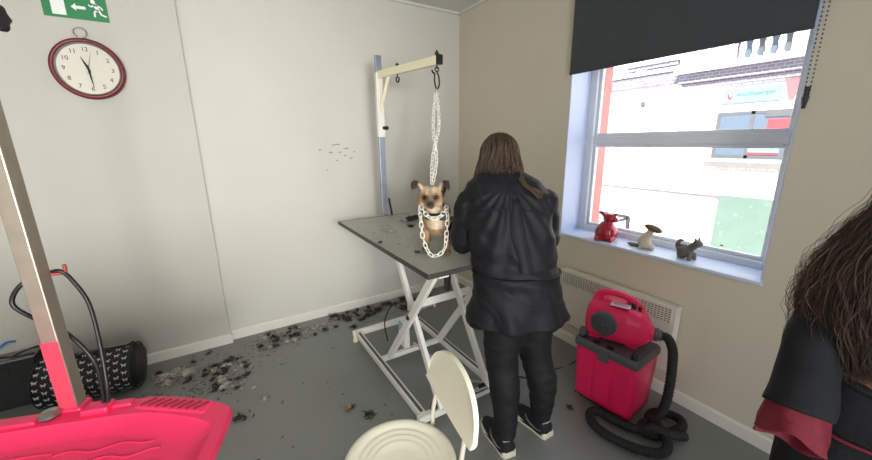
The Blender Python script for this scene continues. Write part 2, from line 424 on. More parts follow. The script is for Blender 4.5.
# clock
ck = thing('wall_clock', 'round wall clock with dark red rim showing about half past eleven', 'clock', (-2.806,-.05,2.03))
bm = newbm(); lathe(bm, [(.15,-.002),(.172,-.004),(.174,-.022),(.168,-.036),(.158,-.040),(.150,-.036),(.147,-.024),(.147,-.018)], 64, (0,0,0), 'y', cap=False); obj('rim', bm, M_rim, ck, smooth=60)
bm = newbm(); lathe(bm, [(.150,-.034),(.147,-.036),(.143,-.030),(.141,-.018)], 64, (0,0,0), 'y', cap=False); obj('bezel', bm, M_steel, ck, smooth=60)
bm = newbm(); lathe(bm, [(.0005,-.018),(.149,-.018),(.149,-.003),(.0005,-.003)], 64, (0,0,0), 'y'); obj('dial', bm, M_dial, ck)
fc = lambda x, z, d: V((x, -d, z))
for h in range(1, 13):
    a = PI/2-h*PI/6; bm = newbm(); text_bm(bm, str(h), .034, lambda p, a=a: fc(.112*math.cos(a)+p.x, .112*math.sin(a)+p.y, .0185+p.z), .0003)
    obj('numeral', bm, M_ink, ck)
def hand(name, deg, L, back, w, d):
    a = PI/2-math.radians(deg); ux, uz = math.cos(a), math.sin(a); bm = newbm()
    f = lambda p: fc(p[0]*ux-p[1]*uz, p[0]*uz+p[1]*ux, p[2])
    prism(bm, [(-back,-w*.4),(0,-w),(L*.5,-w*.75),(L,-w*.15),(L,w*.15),(L*.5,w*.75),(0,w),(-back,w*.4)], d, d+.0015, f); obj(name, bm, M_ink, ck)
hand('hour_hand', 340, .074, .02, .0065, .021); hand('minute_hand', 176, .105, .025, .005, .024); hand('second_hand', 15, .1, .03, .001, .027)
bm = newbm(); tube(bm, [V((.03*math.cos(t)-.005, -.012, .205+.026*math.sin(t))) for t in [2*PI*k/24 for k in range(24)]], .0035, 8, closed=True); obj('hanging_ring', bm, M_steel, ck, smooth=60)
bm = newbm(); box(bm, (-.018,-.02,.168), (.008,-.004,.184)); obj('ring_mount', bm, M_steel, ck, bevel=.003)

# convector heater
rd = thing('convector_heater', 'white wall-mounted convector heater with slotted top grille, below the window', 'radiator', (0,-1.88,.20))
bm = newbm(); box(bm, (-.072,-.41,0), (-.012,.41,.425)); obj('casing', bm, M_rad, rd, bevel=.006)
bm = newbm(); box(bm, (-.0735,-.385,.315), (-.072,.395,.41)); gr_ = obj('grille', bm, M_slot, rd)
bm = newbm()
for i in range(7): z = .318+i*.0145; box(bm, (-.078,-.385,z), (-.0735,.395,z+.0075))
for i in range(40): y = -.385+i*.02; box(bm, (-.0785,y-.002,.315), (-.0735,y+.002,.412))
obj('slats', bm, M_rad, gr_)
bm = newbm(); box(bm, (-.012,-.3,.08), (-.0,.3,.38)); obj('wall_bracket', bm, M_rad, rd)

# ================================================================== SILL FIGURINES
bm = newbm()
lathe(bm, [(.055,0),(.072,.012),(.078,.05),(.070,.085),(.045,.115),(.034,.128)], 24, (0,0,0)); ell(bm, (.005,-.012,.155), (.040,.042,.036))
ell(bm, (-.01,-.05,.150), (.02,.022,.018)); tube(bm, [(-.0,.025,.175),(.0,.045,.195),(-.005,.052,.19)], [.014,.012,.006], 8, ball=True); tube(bm, [(.0,-.045,.18),(0,-.055,.192)], [.012,.008], 8, ball=True)
for s in (-1, 1): tube(bm, [(-.03,s*.05,.03),(-.075,s*.045,.012)], [.02,.016], 8, ball=True)
pg = objm('pig_figurine', remesh(bm, .005, 2), M_red); pg.location = (.085,-1.705,.885); pg.rotation_euler = (0,0,math.radians(20))
tag(pg, 'glossy red ceramic animal figurine with round belly, leftmost on the window sill', 'figurine')
sq = thing('squirrel_figurine', 'beige and brown squirrel figurine, middle one on the window sill', 'figurine', (.085,-1.975,.885))
bm = newbm(); ell(bm, (0,0,.045), (.035,.042,.045)); tube(bm, [(0,-.005,.07),(0,-.03,.115)], [.03,.022], 10, ball=True); tube(bm, [(.0,-.03,.02),(-.0,-.055,.012)], [.02,.014], 8, ball=True)
objm('body', remesh(bm, .005, 2), M_beige, sq)
bm = newbm(); ell(bm, (0,-.045,.142), (.028,.058,.022), axes((0,1,.25))); objm('head', remesh(bm, .005, 2), M_brown, sq)
bm = newbm(); tube(bm, [(0,.04,.012),(0,.08,.01),(0,.105,.012)], [.012,.013,.006], 8, 3, ball=True); obj('tail', bm, M_greyfig, sq, smooth=60)
ct = newbm(); ell(ct, (0,.012,.045), (.036,.044,.042)); tube(ct, [(0,-.015,.065),(0,-.045,.098)], [.024,.02], 10, ball=True); ell(ct, (0,-.055,.105), (.024,.026,.022))
for s in (-1, 1): tube(ct, [(s*.014,-.05,.118),(s*.018,-.047,.142)], [.011,.003], 8)
tube(ct, [(0,.045,.04),(0,.06,.07),(0,.048,.1),(0,.03,.105)], [.014,.013,.011,.006], 8, 3, ball=True)
for y in (-.03,.03):
    for s in (-1, 1): tube(ct, [(s*.02,y,.03),(s*.022,y-.004,.006)], [.014,.012], 8, ball=True)
cat = objm('cat_figurine', remesh(ct, .0045, 2), M_greyfig); cat.location = (.085,-2.225,.885); cat.rotation_euler = (0,0,math.radians(-10))
tag(cat, 'small grey cat figurine with raised tail, rightmost on the window sill', 'figurine')

# ================================================================== PINK GROOMING TUB
TR = math.radians(-18)
tub = thing('grooming_tub', 'bright pink plastic grooming bath with square metal post, at the lower left', 'grooming tub', (-2.26,-2.01,.85), TR)
# local frame: x along the far rim (0 = right end), -y toward the viewer, z = 0 at the rim
def outline(x0, x1, y0, y1, r, n=8):
    P = []
    for cx, cy, a0 in ((x1-r, y1-r, 0), (x0+r, y1-r, 90), (x0+r, y0+r, 180), (x1-r, y0+r, 270)):
        for k in range(n+1):
            a = math.radians(a0+90*k/n); P.append((cx+r*math.cos(a), cy+r*math.sin(a)))
    return P
def ring_at(x0, x1, y0, y1, r, z):
    O = outline(x0, x1, y0, y1, r)[9:]
    c = crom([(x1+.002, y1-.145, 0), (x1-.001, y1-.118, 0), (x1-.022, y1-.090, 0), (x1-.10, y1-.047, 0), (x1-.21, y1-.008, 0), (x1-.30, y1, 0)], 3)
    return [V((q.x, q.y, z)) for q in c]+[V((x, y, z)) for x, y in O]
bm = newbm()
rings(bm, [ring_at(-1.10,-.22,-.48,-.10,.08,-.40), ring_at(-1.22,-.14,-.54,-.08,.08,-.12), ring_at(-1.28,-.05,-.60,-.04,.10,-.035), ring_at(-1.31,.0,-.63,.0,.12,-.03),
           ring_at(-1.315,.004,-.634,.004,.12,-.014), ring_at(-1.31,.0,-.63,.0,.12,-.002), ring_at(-1.302,-.008,-.622,-.008,.115,.0), ring_at(-1.25,-.030,-.585,-.060,.10,-.003),
           ring_at(-1.245,-.034,-.58,-.064,.10,-.008), ring_at(-1.20,-.075,-.55,-.100,.07,-.026), ring_at(-1.19,-.082,-.54,-.108,.06,-.029)], cap=True)
basin = obj('basin', bm, M_pink, tub, smooth=35)
# embossed pattern on the basin floor
def wave(pts, r=.0032): 
    bm = newbm(); tube(bm, pts, r, 6, 4, flat=.6); obj('floor_rib', bm, M_pink, tub, smooth=60)
R_ = random.Random(2)
for k, (y, xs, xe) in enumerate(((-.150,-.40,-.14),(-.19,-.62,-.15),(-.235,-.50,-.13),(-.275,-.75,-.14),(-.32,-.60,-.14),(-.365,-.70,-.13))):
    n = int((xe-xs)/.022); wave([(xs+i*(xe-xs)/n, y+.0075*math.sin(i*1.25+k), -.0285) for i in range(n+1)])
wave([(-1.0,-.135,-.0285),(-.60,-.135,-.0285),(-.43,-.137,-.0285),(-.405,-.150,-.0285),(-.43,-.164,-.0285),(-.60,-.17,-.0285),(-1.0,-.17,-.0285)])
# raised drain grille on the right of the far rim
bm = newbm(); box(bm, (-.125,-.026,-.008), (.090,.022,.003)); gv = obj('drain_ledge', bm, M_pink, tub, bevel=.006)
gv.location = (-.145,-.062,0); gv.rotation_euler = (0,0,math.radians(-20))
for i in range(8):
    x = -.100+i*.0235; bm = newbm(); bar(bm, (x-.010,-.019,.0028), (x+.012,.014,.0028), .010, .003); obj('slot', bm, mat('pink_shadow', (168,22,62), .6) if i == 0 else bpy.data.materials['pink_shadow'], gv)
bm = newbm(); box(bm, (-.40,-.045,-.004), (-.335,-.002,.014)); box(bm, (-.335,-.03,-.004), (-.285,-.002,.007)); obj('cord_guide', bm, M_pink, tub, bevel=.005)
bm = newbm(); box(bm, (-1.28,-.05,-.004), (-.50,-.015,.007)); obj('rear_ridge', bm, M_pink, tub, bevel=.006)
# pedestal and feet below (hidden under the tray)
bm = newbm(); box(bm, (-1.05,-.45,-.80), (-.45,-.15,-.39)); obj('pedestal', bm, M_grey, tub, bevel=.02)
bm = newbm(); box(bm, (-1.12,-.52,-.849), (-.40,-.10,-.80)); obj('base_plate', bm, M_grey, tub, bevel=.01)
# post
PX, PY, PW = -.445, .012, .040
bm = newbm(); box(bm, (PX-PW/2,PY-PW/2,-.35), (PX+PW/2,PY+PW/2,1.35)); post = obj('post', bm, M_galv, tub, bevel=.003)
bm = newbm(); box(bm, (PX-PW/2-.0012,PY-PW/2-.0012,.0), (PX+.0185,PY-PW/2-.0002,.215)); obj('pink_tape', bm, mat('pink_tape', (214,60,84), .55, var=.06), post)
bm = newbm(); lathe(bm, [(.0,0),(.022,.0),(.026,.006),(.018,.016),(.0,.018)], 16, (PX-.035,PY-.035,.0)); obj('clamp_nut', bm, M_steel, post, smooth=50)
bm = newbm(); box(bm, (PX-.04,PY-.028,-.30), (PX+.03,PY+.026,.006)); obj('socket', bm, M_pink, tub, bevel=.006)
bm = newbm(); tube(bm, [(PX+.012,PY+.018,.395),(PX+.032,PY+.03,.392),(PX+.042,PY+.034,.396),(PX+.043,PY+.034,.415)], .0045, 8, 4); obj('cord_hook', bm, mat('red_hook', (150,52,46), .5), post, smooth=60)
bm = newbm(); tube(bm, [(PX,PY,1.02),(PX+.045,PY+.02,1.02)], .006, 8); obj('knob_stem', bm, M_steel, post)
bm = newbm(); lathe(bm, [((.024+.0035*0),-.012),(.024,.012)], 8, (PX+.055,PY+.02,1.02), 'x'); 
for k in range(6): ell(bm, (PX+.055,PY+.02+.022*math.cos(k*PI/3),1.02+.022*math.sin(k*PI/3)), (.013,.011,.011), None, 10, 6)
objm('clamp_knob', remesh(bm, .004, 1), M_black, post)
# black cord looped over the hook on the post
TM = M.Translation((-2.26,-2.01,.85)) @ M.Rotation(TR, 4, 'Z')
def tw(*p): return TM @ V(p)
bm = newbm()
tube(bm, [tw(-.345,-.018,.012), tw(-.355,.012,.06), tw(-.365,.04,.17), tw(-.375,.055,.29), tw(-.395,.05,.365), tw(PX+.032,PY+.03,.399), tw(PX-.005,PY+.030,.39), tw(PX-.045,PY+.012,.375), tw(PX-.055,PY-.015,.335), tw(PX-.035,PY-.005,.29), tw(PX+.0,PY+.034,.22), tw(PX+.045,PY+.040,.12), tw(-.37,.014,.05), tw(-.355,-.018,.012)], .0055, 8, 6)
tag(obj('power_cord', bm, M_black, smooth=60), 'black cord looped over the hook on the metal post of the pink bath', 'cord')

# ================================================================== CASE AND BAG
cs = thing('flat_case', 'long low black case with pale top edge, against the wall behind the pink bath', 'case', (-3.85,-.12,0))
bm = newbm(); box(bm, (-.6,-.06,.0), (.50,.065,.315)); obj('case_body', bm, M_case, cs, bevel=.008)
bm = newbm(); box(bm, (-.6,-.0615,.312), (.50,.0665,.320)); obj('edge_trim', bm, M_steel, cs)
bm = newbm(); box(bm, (-.2,-.064,.20), (.38,-.06,.28)); obj('front_pocket', bm, M_black, cs)
bm = newbm(); tube(bm, [(-3.62,-.16,.326),(-3.56,-.13,.345),(-3.52,-.09,.37),(-3.49,-.065,.395),(-3.45,-.06,.39)], .012, 8, 5, flat=.35)
tag(obj('lead_strap', bm, M_blue, smooth=60), 'blue strap lying over the top of the black case', 'strap')
for P_, nm, lb in (([(-3.45,-.15,.328),(-3.40,-.10,.334),(-3.33,-.085,.34),(-3.26,-.07,.345)], 'grooming_tool', 'slim dark tool on the black case, nearest the metal post'),
                   ([(-3.49,-.165,.345),(-3.43,-.172,.335),(-3.35,-.175,.332)], 'grooming_tool', 'dark tool lying crosswise just right of the blue strap on the case'),
                   ([(-3.64,-.08,.345),(-3.58,-.075,.385),(-3.55,-.07,.405)], 'brush', 'dark brush propped left of the blue strap on the case')):
    bm = newbm(); tube(bm, P_, [.009,.006,.008]+[.005]*(len(P_)-3), 8, 4, flat=.6, ball=True); tag(obj(nm, bm, M_rubber, smooth=60), lb, 'tool')
def bag_material():
    m = bpy.data.materials.new('bag_print'); m.use_nodes = True; nt = m.node_tree; b = nt.nodes['Principled BSDF']
    b.inputs['Base Color'].default_value = (*lin((17,17,20)), 1); b.inputs['Roughness'].default_value = .55
    return m
bag = thing('duffel_bag', 'round black duffel bag printed with small white dogs, on the floor by the wall', 'bag', (-3.085,-.27,.15), math.radians(-8))
bm = newbm(); n = 28
def bagring(x, s): return [V((x, .150*s*math.cos(2*PI*j/n)*(1+.03*math.sin(5*j+x*9)), -.004+.150*s*math.sin(2*PI*j/n)*(1+.025*math.sin(4*j+x*11))-(.0 if math.sin(2*PI*j/n) > -.9 else -.012))) for j in range(n)]
rings(bm, [bagring(-.25,.55), bagring(-.245,.9), bagring(-.23,.99), bagring(-.1,1.02), bagring(.05,1.0), bagring(.19,1.0), bagring(.225,.97), bagring(.245,.86), bagring(.25,.5)])
for v in bm.verts: v.co += V((noise.noise(v.co*9), noise.noise(v.co*9+V((5,5,5))), noise.noise(v.co*9+V((9,1,1)))))*.008
bb = obj('bag_body', bm, bag_material(), bag, smooth=60)
bm = newbm()
for x in (-.235,.232): bm = newbm(); tube(bm, [(x, .149*math.cos(t), -.004+.149*math.sin(t)) for t in [2*PI*k/28 for k in range(28)]], .005, 6, closed=True); obj('piping', bm, M_black, bag, smooth=60)
bm = newbm(); tube(bm, [(-.2,-.02,.148),(-.05,-.03,.156),(.1,-.02,.15),(.2,-.01,.153),(.232,.0,.165),(.255,.0,.13)], .009, 8, 5, flat=.5); obj('handle', bm, M_black, bag, smooth=60)
bm = newbm(); tube(bm, [(-.22,.02,.150),(.22,.02,.150)], .004, 6); obj('zip', bm, M_steel, bag)
dog = [(-1,.25),(-.95,.6),(-.75,.75),(-.6,.5),(-.1,.35),(.35,.35),(.5,.8),(.6,1.0),(.68,.85),(1.05,.65),(1.05,.42),(.75,.3),(.65,-.1),(.62,-.7),(.42,-.7),(.38,-.2),(-.3,-.2),(-.4,-.7),(-.6,-.7),(-.62,-.1),(-.75,.2)]
M_print = mat('bag_white_print', (205,208,214), .7); R_ = random.Random(4); bm = newbm()
for i in range(11):
    for k in range(13):
        a = math.radians(95+k*18+(9 if i % 2 else 0)); x0 = -.215+i*.042; s = R_.choice((1,-1))*.014; r = .1565
        vs = []
        for u, w in dog:
            aa = a-w*.014/.15; x = x0+u*s; vs.append(bm.verts.new((x, r*math.cos(aa)*1.0+.0, -.004+r*math.sin(aa))))
        bm.faces.new(vs)
o = obj('dog_print', bm, M_print, bb)
md = o.modifiers.new('wrap', 'SHRINKWRAP'); md.target = bb; md.offset = .0012

# ================================================================== GROOMING TABLE
tb = thing('grooming_table', 'white scissor-lift grooming table with grey rubber top and overhead arm', 'grooming table', (-1.165,-1.14,0))
TX0, TX1, TY0, TY1, TZ_ = -.305, .295, -.69, .70, .98
bm = newbm(); box(bm, (TX0+.006,TY0+.006,TZ_-.014), (TX1-.006,TY1-.006,TZ_)); obj('tabletop', bm, M_table, tb)
bm = newbm()
rings(bm, [[V((x*s+.0*0-.005*(1-s), y, z)) for x, y in ((TX0,TY0),(TX1,TY0),(TX1,TY1),(TX0,TY1))] for s, z in ((1,TZ_-.032),(1,TZ_-.003))], cap=False)
rings(bm, [[V((x, y, TZ_-.0305)) for x, y in ((TX0,TY0),(TX1,TY0),(TX1,TY1),(TX0,TY1))], [V((x*.97, y*.97, TZ_-.030)) for x, y in ((TX0,TY0),(TX1,TY0),(TX1,TY1),(TX0,TY1))]], cap=False)
bm.free(); bm = newbm(); w = .008
box(bm, (TX0,TY0,TZ_-.023), (TX1,TY0+w,TZ_+.001)); box(bm, (TX0,TY1-w,TZ_-.023), (TX1,TY1,TZ_+.001)); box(bm, (TX0,TY0+w,TZ_-.023), (TX0+w,TY1-w,TZ_+.001)); box(bm, (TX1-w,TY0+w,TZ_-.023), (TX1,TY1-w,TZ_+.001))
obj('edge_band', bm, M_edge, tb, bevel=.002)
bm = newbm(); box(bm, (TX0+.008,TY0+.008,TZ_-.022), (TX1-.008,TY1-.008,TZ_-.014)); obj('board', bm, mat('underside_board', (120,112,96), .8), tb)
# base frame
for x in (-.262,.258):
    bm = newbm(); box(bm, (x-.022,-.56,.055), (x+.022,.56,.095)); r_ = obj('base_rail', bm, M_metalw, tb, bevel=.004)
    bm = newbm(); box(bm, (x-.009,-.52,.0955), (x+.009,.5,.097)); obj('track_groove', bm, M_grey, r_)
for y in (-.545,.545):
    bm = newbm(); box(bm, (-.30,y-.02,.052), (.30,y+.02,.094)); obj('cross_rail', bm, M_metalw, tb, bevel=.004)
    for x in (-.282,.275):
        bm = newbm(); lathe(bm, [(.019,0),(.022,.012),(.016,.03),(.016,.054)], 14, (x,y,0.001)); obj('foot', bm, M_cream if y > 0 else M_black, tb, smooth=50)
bm = newbm(); box(bm, (-.24,.08,.058), (.236,.115,.09)); obj('middle_rail', bm, M_metalw, tb, bevel=.004)
# scissor arms
for xa, xb, sg_ in ((-.165,-.197,-1),(.182,.212,1)):
    bm = newbm(); bar(bm, (xa,-.568,.10), (xa,-.032,.935), .026, .046); obj('scissor_arm', bm, M_metalw, tb, bevel=.004)
    bm = newbm(); bar(bm, (xb,-.585,.94), (xb,.055,.105), .026, .046); obj('scissor_arm', bm, M_metalw, tb, bevel=.004)
    bm = newbm(); tube(bm, [(xb-.022,-.283,.557),(xa+.022,-.283,.557)], .013, 12); obj('pivot_bolt', bm, M_black, tb, smooth=50)
    bm = newbm(); tube(bm, [(xa-.05,-.545,.11),(xa+.05,-.545,.11)], .014, 12); obj('roller', bm, M_black, tb, smooth=50)
    bm = newbm(); box(bm, (xa-.035,-.62,.915), (xa+.025,.46,.957)); obj('upper_rail', bm, M_metalw, tb, bevel=.004)
bm = newbm(); box(bm, (-.175,-.215,.563), (.30,-.203,.615)); obj('lift_crossbar', bm, M_metalw, tb, bevel=.003)
bm = newbm(); tube(bm, [(-.165,-.568,.105),(.182,-.568,.105)], .011, 10); obj('axle', bm, M_steel, tb, smooth=50)
bm = newbm(); tube(bm, [(.02,-.21,.55),(-.03,.10,.36)], .012, 12); obj('actuator_rod', bm, M_steel, tb, smooth=50)
bm = newbm(); box(bm, (-.06,.09,.095), (-.015,.19,.31)); obj('motor_box', bm, M_metalw, tb, bevel=.006)
bm = newbm(); box(bm, (-.0615,.10,.22), (-.06,.18,.295)); obj('blue_label', bm, mat('label_blue', (150,186,214), .5), tb)
bm = newbm(); box(bm, (-.145,-.60,.83), (-.115,-.575,.935)); obj('control_switch', bm, M_black, tb, bevel=.004)
bm = newbm(); tube(bm, [(.02,.10,.12),(.07,-.02,.075),(.085,-.16,.06),(.11,-.30,.055),(.17,-.43,.06),(.24,-.53,.09)], .008, 8, 5); obj('cable', bm, mat('grey_cable', (176,176,172), .5), tb, smooth=60)
bm = newbm(); tube(bm, [(-.07,.38,.02),(-.08,.40,.18),(-.02,.40,.30),(.08,.36,.33),(.2,.3,.34)], .005, 8, 5); obj('motor_cable', bm, M_black, tb, smooth=60)
# overhead arm
px, py = .105, .725
bm = newbm(); box(bm, (px-.024,py-.014,.90), (px+.024,py+.014,2.225)); pst = obj('post', bm, mat('post_metal', (150,158,176), .38, metal=.55, var=.3, vscale=14), tb, bevel=.003)
bm = newbm(); box(bm, (px-.028,py-.018,1.62), (px+.028,py+.018,2.10)); obj('sleeve', bm, M_metalw, pst, bevel=.003)
bm = newbm(); box(bm, (px-.05,py-.05,.91), (px+.06,py+.018,.945)); obj('clamp', bm, M_black, pst, bevel=.004)
bm = newbm(); tube(bm, [(px+.055,py-.03,.94),(px+.05,py-.02,1.03),(px+.037,py-.018,1.12)], [.012,.009,.007], 8, 4, ball=True); obj('clamp_lever', bm, M_black, pst, smooth=50)
bm = newbm(); tube(bm, [(px+.02,py-.02,1.69),(px+.045,py-.02,1.69)], [.014,.016], 10, ball=True); obj('clamp_screw', bm, M_black, pst, smooth=50)
AE = V((.232,.06,2.085)); A0 = V((px,py-.0,2.085))
bm = newbm(); bar(bm, A0+V((-.006,.03,0)), AE, .032, .055); arm = obj('arm', bm, M_cream, pst, bevel=.004)
d_ = (AE-A0).normalized()
bm = newbm(); bar(bm, AE-d_*.002, AE+d_*.03, .034, .058); obj('end_cap', bm, M_black, arm, bevel=.003)
bm = newbm(); bar(bm, A0+d_*.13+V((0,0,-.028)), A0+V((0,0,-.25))+d_*.015, .006, .026, up=(1,0,0)); bar(bm, A0+V((0,0,-.02)), A0+V((0,0,-.28)), .012, .058, up=d_); obj('brace', bm, M_cream, arm, bevel=.003)
def eye(P_, nm):
    bm = newbm(); P_ = V(P_); tube(bm, [P_+V((0,0,.05)),P_+V((0,0,-.045))], .005, 8); ell(bm, P_+V((0,0,.036)), (.013,.013,.012), None, 10, 6)
    tube(bm, [P_+V((0,0,-.062))+(d_*math.cos(t)+V((0,0,1))*math.sin(t))*.018 for t in [PI*.5+2*PI*k*.86/16 for k in range(17)]], .0055, 8)
    return obj(nm, bm, M_black, arm, smooth=50)
eye(A0+d_*.245, 'eye_hook')
bm = newbm(); P_ = AE-d_*.01; tube(bm, [P_+V((0,0,.06)),P_+V((0,0,-.05))], .005, 8); ell(bm, P_+V((0,0,.04)), (.014,.014,.014), None, 10, 6); obj('hook_bolt', bm, M_black, arm, smooth=50)
HOOK = P_+V((-1.165,-1.14,-.05))

# things lying on the table
cl = thing('hair_clipper', 'dark hair clipper lying on the grooming table behind the dog', 'clipper', (-.985,-.75,.981), math.radians(20))
bm = newbm(); ell(bm, (0,0,.022), (.08,.024,.021)); ell(bm, (.045,0,.022), (.045,.027,.021)); objm('clipper_body', remesh(bm, .006, 2), M_rubber, cl)
bm = newbm(); box(bm, (-.105,-.02,.012), (-.07,.02,.03)); obj('blade', bm, M_steel, cl, bevel=.003)
bm = newbm(); box(bm, (-.02,-.012,.04), (.03,.012,.0455)); obj('slider_switch', bm, M_steel, cl, bevel=.002)

# ================================================================== FOLDING CHAIR
ch = thing('folding_chair', 'cream plastic folding chair with round ribbed seat and D-shaped backrest', 'chair', (-1.815,-2.20,0), math.radians(-10.4))
# local: +x toward the backrest
bm = newbm(); prof = [(.0005,.435),(.150,.433),(.185,.428),(.196,.434),(.205,.448),(.204,.458),(.196,.464),(.185,.465),(.165,.460),(.158,.4555),(.150,.4575),(.143,.4575),(.135,.453),(.127,.4545),(.120,.4545),(.112,.450),(.104,.4515),(.096,.4515),(.088,.4475),(.06,.447),(.0005,.446)]
lathe(bm, prof, 56, (0,0,0)); obj('seat', bm, M_chair, ch, smooth=50)
bm = newbm(); nU, nW = 26, 8
def bk(u, w, t):   # u along the chord, w up; slight wrap
    y = -.205*math.cos(u); h = .178*math.sin(u)**.75*w
    return V(((.180+.034*math.sin(u)*w+.008*w+t), y, .634+h-.012*(1-w)*math.sin(u)))
F = [[bm.verts.new(bk(PI*i/nU if 0 < i < nU else (.02 if i == 0 else PI-.02), w/nW, -.005+.006*math.sin(PI*w/nW))) for w in range(nW+1)] for i in range(nU+1)]
B_ = [[bm.verts.new(bk(PI*i/nU if 0 < i < nU else (.02 if i == 0 else PI-.02), w/nW, .013)) for w in range(nW+1)] for i in range(nU+1)]
for i in range(nU):
    for w in range(nW):
        bm.faces.new((F[i][w],F[i+1][w],F[i+1][w+1],F[i][w+1])); bm.faces.new((B_[i][w],B_[i][w+1],B_[i+1][w+1],B_[i+1][w]))
    bm.faces.new((F[i][0],B_[i][0],B_[i+1][0],F[i+1][0])); bm.faces.new((F[i][nW],F[i+1][nW],B_[i+1][nW],B_[i][nW]))
for i in (0, nU):
    for w in range(nW): bm.faces.new((F[i][w],F[i][w+1],B_[i][w+1],B_[i][w]))
obj('backrest', bm, M_chair, ch, smooth=50, bevel=.004)
M_chl = mat('chair_tube', (226,222,206), .35, metal=.1)
for s in (-1, 1):
    bm = newbm(); tube(bm, [(.206,s*.128,.67),(.180,s*.133,.52),(.172,s*.135,.43),(.13,s*.137,.385),(.0,s*.14,.285),(-.30,s*.15,.008)], .0085, 10, 4); obj('leg', bm, M_chl, ch, smooth=50)
    bm = newbm(); tube(bm, [(-.10,s*.11,.428),(.02,s*.11,.34),(.20,s*.11,.008)], .009, 10, 4); obj('leg', bm, M_chl, ch, smooth=50)
bm = newbm(); tube(bm, [(.18,-.11,.04),(.18,.11,.04)], .007, 8); obj('stretcher', bm, M_chl, ch, smooth=50)
bm = newbm(); tube(bm, [(-.24,-.147,.06),(-.24,.147,.06)], .007, 8); obj('stretcher', bm, M_chl, ch, smooth=50)

# ================================================================== DRYER AND TOOL TRUNK
BA = math.radians(5)
tk = thing('storage_trunk', 'pink storage trunk with dark grey lid, carrying the dryer in front of the heater', 'trunk', (-.330,-2.108,0), BA)
bm = newbm()
def trap(wx, wy, z): return [V((x, y, z)) for x, y in outline(-wx, wx, -wy, wy, .02, 3)]
rings(bm, [trap(.126,.166,.022), trap(.130,.170,.03), trap(.143,.182,.365)]); tkb = obj('trunk_body', bm, M_tank, tk, smooth=40)
for y in (-.10,.0,.10)[1:2]+(-.115,.115):
    bm = newbm(); rings(bm, [[V((x, yy, z)) for x, yy in ((-w_-.004,y-.045),(-w_+.01,y-.045),(-w_+.01,y+.045),(-w_-.004,y+.045))] for w_, z in ((.130,.05),(.141,.335))]); obj('side_panel', bm, M_tank, tkb, bevel=.004)
bm = newbm(); rings(bm, [trap(.146,.184,.362), trap(.150,.188,.368), trap(.150,.188,.40), trap(.142,.18,.415), trap(.12,.16,.416)]); lid = obj('lid', bm, M_grey, tk, smooth=40)
for x, y in ((-.115,.145),(-.12,.06),(-.12,-.02)):
    bm = newbm(); lathe(bm, [(.018,.4155),(.022,.417),(.0225,.4185),(.018,.4185),(.015,.4165),(.0005,.4165)], 20, (x,y,0), cap=False); obj('cup_recess', bm, M_black, lid, smooth=60)
bm = newbm(); box(bm, (-.155,-.03,.33), (-.146,.03,.40)); obj('latch', bm, M_grey, lid, bevel=.003)
for x in (-.10,.10):
    for y in (-.13,.13):
        bm = newbm(); tube(bm, [(x-.012,y,.018),(x+.012,y,.018)], .0175, 14); obj('wheel', bm, M_black, tk, smooth=50)
bm = newbm(); box(bm, (-.128,-.165,.02), (-.11,.165,.034)); obj('base_strip', bm, M_black, tk, bevel=.003)
bm = newbm(); tube(bm, [(-.125,-.155,.41),(-.125,-.155,.445)], [.017,.015], 12, ball=True)
tag(obj('spray_cap', bm, M_black, smooth=50), 'small black knob standing on the near corner of the trunk lid', 'knob')
o = bpy.context.scene.objects['spray_cap']; o.location = (-.330,-2.108,0); o.rotation_euler = (0,0,BA)
bm = newbm(); tube(bm, [(-.10,.165,.418),(-.10,.165,.455)], [.02,.016], 12, ball=True)
o = tag(obj('nozzle_attachment', bm, M_grey, smooth=50), 'grey nozzle standing on the far corner of the trunk lid', 'nozzle'); o.location = (-.330,-2.108,0); o.rotation_euler = (0,0,BA)

dr = thing('pet_dryer', 'pink pet hair dryer blower with round dark intake and black corrugated hose', 'hair dryer', (-.322,-2.095,.418), math.radians(20))
# local: long axis y (nozzle toward -y), intake on -x side
bm = newbm()
def sec(y, rx, rz, cz, p=3.):
    out = []
    for j in range(28):
        a = 2*PI*j/28; c, s = math.cos(a), math.sin(a)
        out.append(V((rx*abs(c)**(2/p)*(1 if c > 0 else -1), y, cz+rz*abs(s)**(2/p)*(1 if s > 0 else -1))))
    return out
rings(bm, [sec(.170,.04,.05,.115), sec(.165,.08,.085,.115), sec(.14,.105,.110,.120), sec(.05,.115,.122,.125), sec(-.06,.115,.120,.123), sec(-.12,.10,.100,.112), sec(-.155,.07,.07,.10), sec(-.175,.04,.042,.095), sec(-.19,.036,.036,.095)])
tube(bm, [(0,.13,.20),(0,.115,.262),(0,.05,.285),(0,-.04,.275),(0,-.095,.235),(0,-.11,.19)], [.03,.024,.020,.020,.024,.03], 12, 5)
for y in (.11,-.09): box(bm, (-.075,y-.03,.001), (.075,y+.03,.03))
objm('housing', remesh(bm, .006, 3), M_tank, dr)
bm = newbm(); lathe(bm, [(.0005,-.128),(.056,-.126),(.070,-.120),(.075,-.108),(.075,-.10)], 36, (0,.055,.128), 'x', cap=False); inn = obj('intake', bm, M_grey, dr, smooth=50)
bm = newbm()
for r in (.018,.032,.046,.060): tube(bm, [(-.128+(r/.075)**4*.008,.055+r*math.cos(t),.128+r*math.sin(t)) for t in [2*PI*k/30 for k in range(30)]], .0022, 6, closed=True)
obj('intake_rings', bm, M_black, inn, smooth=60)
bm = newbm(); box(bm, (-.078,-.055,.2365), (-.022,.045,.2385)); o = obj('rating_label', bm, mat('label', (206,196,208), .5), dr); o.rotation_euler = (0,0,0)
o.location = (-.016,-.01,.009)
bm = newbm()
for i in range(4): box(bm, (-.07+i*.012,-.045,.2385), (-.065+i*.012,.035,.2389))
o2 = obj('label_print', bm, mat('label_print', (150,60,100), .6), o)
